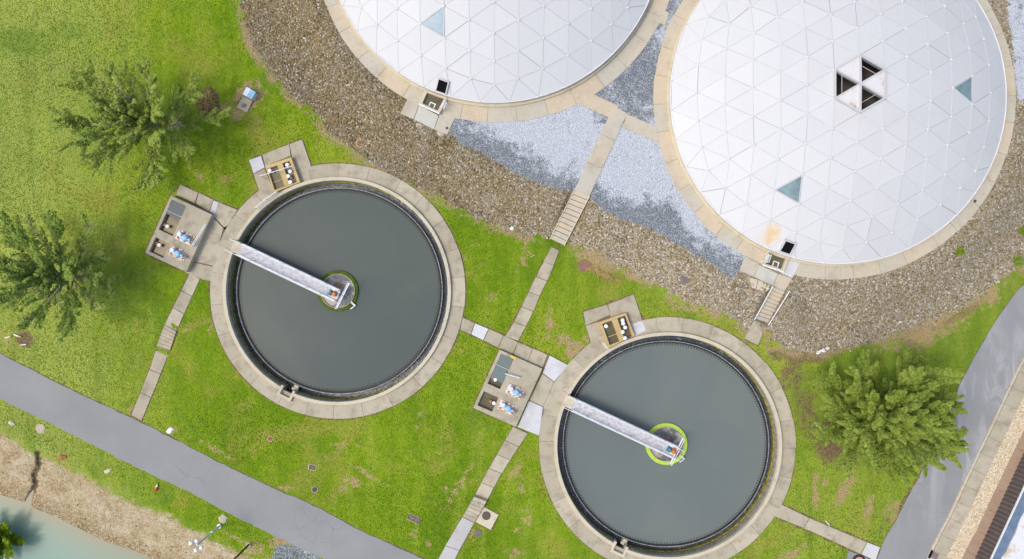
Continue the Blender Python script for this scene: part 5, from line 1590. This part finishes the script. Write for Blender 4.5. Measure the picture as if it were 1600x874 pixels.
# dark pad with ringed cover at the bottom edge
zz = hz(1340, 868); q = [(1326, 861), (1347, 868), (1362, 876), (1352, 905), (1316, 905)]
b = MB(); b.prism([P(x, y, zz + .05)[:2] for x, y in q], zz - .1, zz + .05)
t = thing("valve_pad", "dark pad with a black ringed pink cover at the bottom edge below the path", "pad", P(1340, 880, zz))
b.build("slab", M['road'], t)
p = P(1341, 876.5, zz); b = MB(); b.lathe(p, [(.62, zz), (.62, zz + .18), (.45, zz + .2), (.45, zz)], 32); b.build("ring", M['weir'], t)
b = MB(); b.lathe(p, [(.44, zz), (.44, zz + .15), (0, zz + .2)], 28); b.build("lid", simple("faded_pink_lid", (0.62, 0.30, 0.26), .7, .3, var=.3), t)

# ------------------------------------------------------------------ loose stones and grass (uncountable)
HARD = [ROAD_U[1:-1] + ROAD_L[1:-1][::-1], ROAD2_L + ROAD2_R[::-1]]
HARD += [q for k, q in ((k, f[:4]) for k, f in FLIGHTS.items())]
HARD += PATHS + [offs(ROAD2_R, -0.5) + offs(ROAD2_R, -200)[::-1]]
def hard(u, v, pad=0.0):
    r = np.zeros(u.shape, bool)
    for q in HARD: r |= inpoly(u, v, q)
    for c, rad in ((T1, 199), (T2, 200), (D1, 286), (D2, 283)): r |= np.hypot(u - c[0], v - c[1]) < rad + pad
    return r
def xyz(u, v, dz=0.0):
    h = height(u, v); k = (1 - h / CAM_H) / 16; return np.stack([(u - 800) * k, (437 - v) * k, h + dz], 1)
def scatter_stones(name, n, test, smin, smax, seed, tonef):
    rg = np.random.default_rng(seed)
    u = rg.uniform(-20, 1620, n); v = rg.uniform(-20, 895, n)
    ok = ~hard(u, v) & test(u, v, rg); u, v = u[ok], v[ok]; n = len(u)
    p = xyz(u, v); s = smin + (smax - smin) * rg.random(n) ** 3
    base = np.array([(1, 0, 0), (0, 1, 0), (-1, 0, 0), (0, -1, 0), (.5, .5, .62), (-.5, .5, .55), (-.5, -.5, .62), (.5, -.5, .55)], float)
    F0 = np.array([(0, 1, 4), (1, 2, 5), (2, 3, 6), (3, 0, 7), (4, 1, 5), (5, 2, 6), (6, 3, 7), (7, 0, 4), (4, 5, 6), (4, 6, 7)])
    V = base[None] * (1 + rg.uniform(-.3, .3, (n, 8, 1)))
    a = rg.uniform(0, 6.28, n); c, q = np.cos(a)[:, None], np.sin(a)[:, None]
    ax = rg.uniform(.7, 1.4, n)[:, None]
    X, Y = V[:, :, 0] * ax, V[:, :, 1]
    W_ = np.stack([X * c - Y * q, X * q + Y * c, V[:, :, 2] * 1.0], 2) * s[:, None, None]
    W_ += p[:, None, :]; W_[:, :, 2] += 0.01
    F = (F0[None] + (np.arange(n) * 8)[:, None, None]).reshape(-1, 3)
    tone = np.repeat(tonef(u, v, rg), 8)
    o = np_mesh(name, W_.reshape(-1, 3), F, M['stone'], {"tone": tone})
    return tag(o, kind='stuff')
def brown_test(u, v, rg): return (sdpoly(u, v, GRAVEL) + rg.normal(0, 4, u.shape) > 0) & (np.maximum(sdpoly(u, v, WHITE), sdpoly(u, v, WHITE2)) + rg.normal(0, 3, u.shape) < -1)
def brown_tone(u, v, rg):
    t = np.clip(rg.normal(.50, .17, u.shape) + .13 * np.clip((u - 700) / 300, 0, 1), 0, 1)
    e = np.exp(-np.maximum(sdpoly(u, v, GRAVEL), 0) / 14)
    return np.where(rg.random(u.shape) < .022 + .13 * e, rg.uniform(.78, 1, u.shape), t)
scatter_stones("gravel", 110000, brown_test, .04, .135, 1, brown_tone)
scatter_stones("gravel", 14000, lambda u, v, rg: (np.maximum(sdpoly(u, v, WHITE), sdpoly(u, v, WHITE2)) > 2) , .025, .06, 2, lambda u, v, rg: rg.uniform(.70, .95, u.shape))
scatter_stones("gravel", 60000, lambda u, v, rg: (~above(u, v, ROAD_L)) & (dline(u, v, ROAD_L) > 68) & above(u, v, SHORE) & (rg.random(u.shape) < .12 + .88 * np.exp(-dline(u, v, SHORE) / 22)), .03, .10, 3, lambda u, v, rg: np.clip(rg.normal(.72, .14, u.shape), 0, 1))

def grass():
    rg = np.random.default_rng(9); n = 230000
    u = rg.uniform(-15, 1615, n); v = rg.uniform(-15, 890, n)
    f = fields(u, v)
    thin = np.maximum(f['dry'], f['soil'])
    ok = ~hard(u, v, 1.0) & (f['dg'] + rg.normal(0, 5, n) < -7) & (f['dd'] + rg.normal(0, 14, n) < -4) & (rg.random(n) > thin * 1.25)
    u, v = u[ok], v[ok]; n = len(u)
    p = xyz(u, v); V = np.empty((n, 2, 3, 3))
    for k in range(2):
        a = rg.uniform(0, 6.28, n); L = rg.uniform(.05, .15, n); w_ = rg.uniform(.018, .04, n); le = rg.uniform(.8, 1.42, n)
        d = np.stack([np.cos(a) * np.sin(le), np.sin(a) * np.sin(le), np.cos(le)], 1); s = np.stack([-np.sin(a), np.cos(a), 0 * a], 1)
        V[:, k, 0] = p - s * w_[:, None]; V[:, k, 1] = p + s * w_[:, None]; V[:, k, 2] = p + d * L[:, None]
    # broad patches of fresher and paler growth
    x, y = p[:, 0], p[:, 1]
    pat = .5 + .16 * np.sin(x * .31 + 1.3 * np.sin(y * .23)) + .14 * np.sin(y * .47 - x * .12 + 2) + .1 * np.sin(x * 1.1 + y * .9)
    tone = np.clip(pat + rg.normal(0, .09, n), 0, 1)
    o = np_mesh("grass", V.reshape(-1, 3), np.arange(n * 6).reshape(-1, 3), M['blade'], {"tone": np.repeat(tone, 6)})
    tag(o, kind='stuff')
grass()
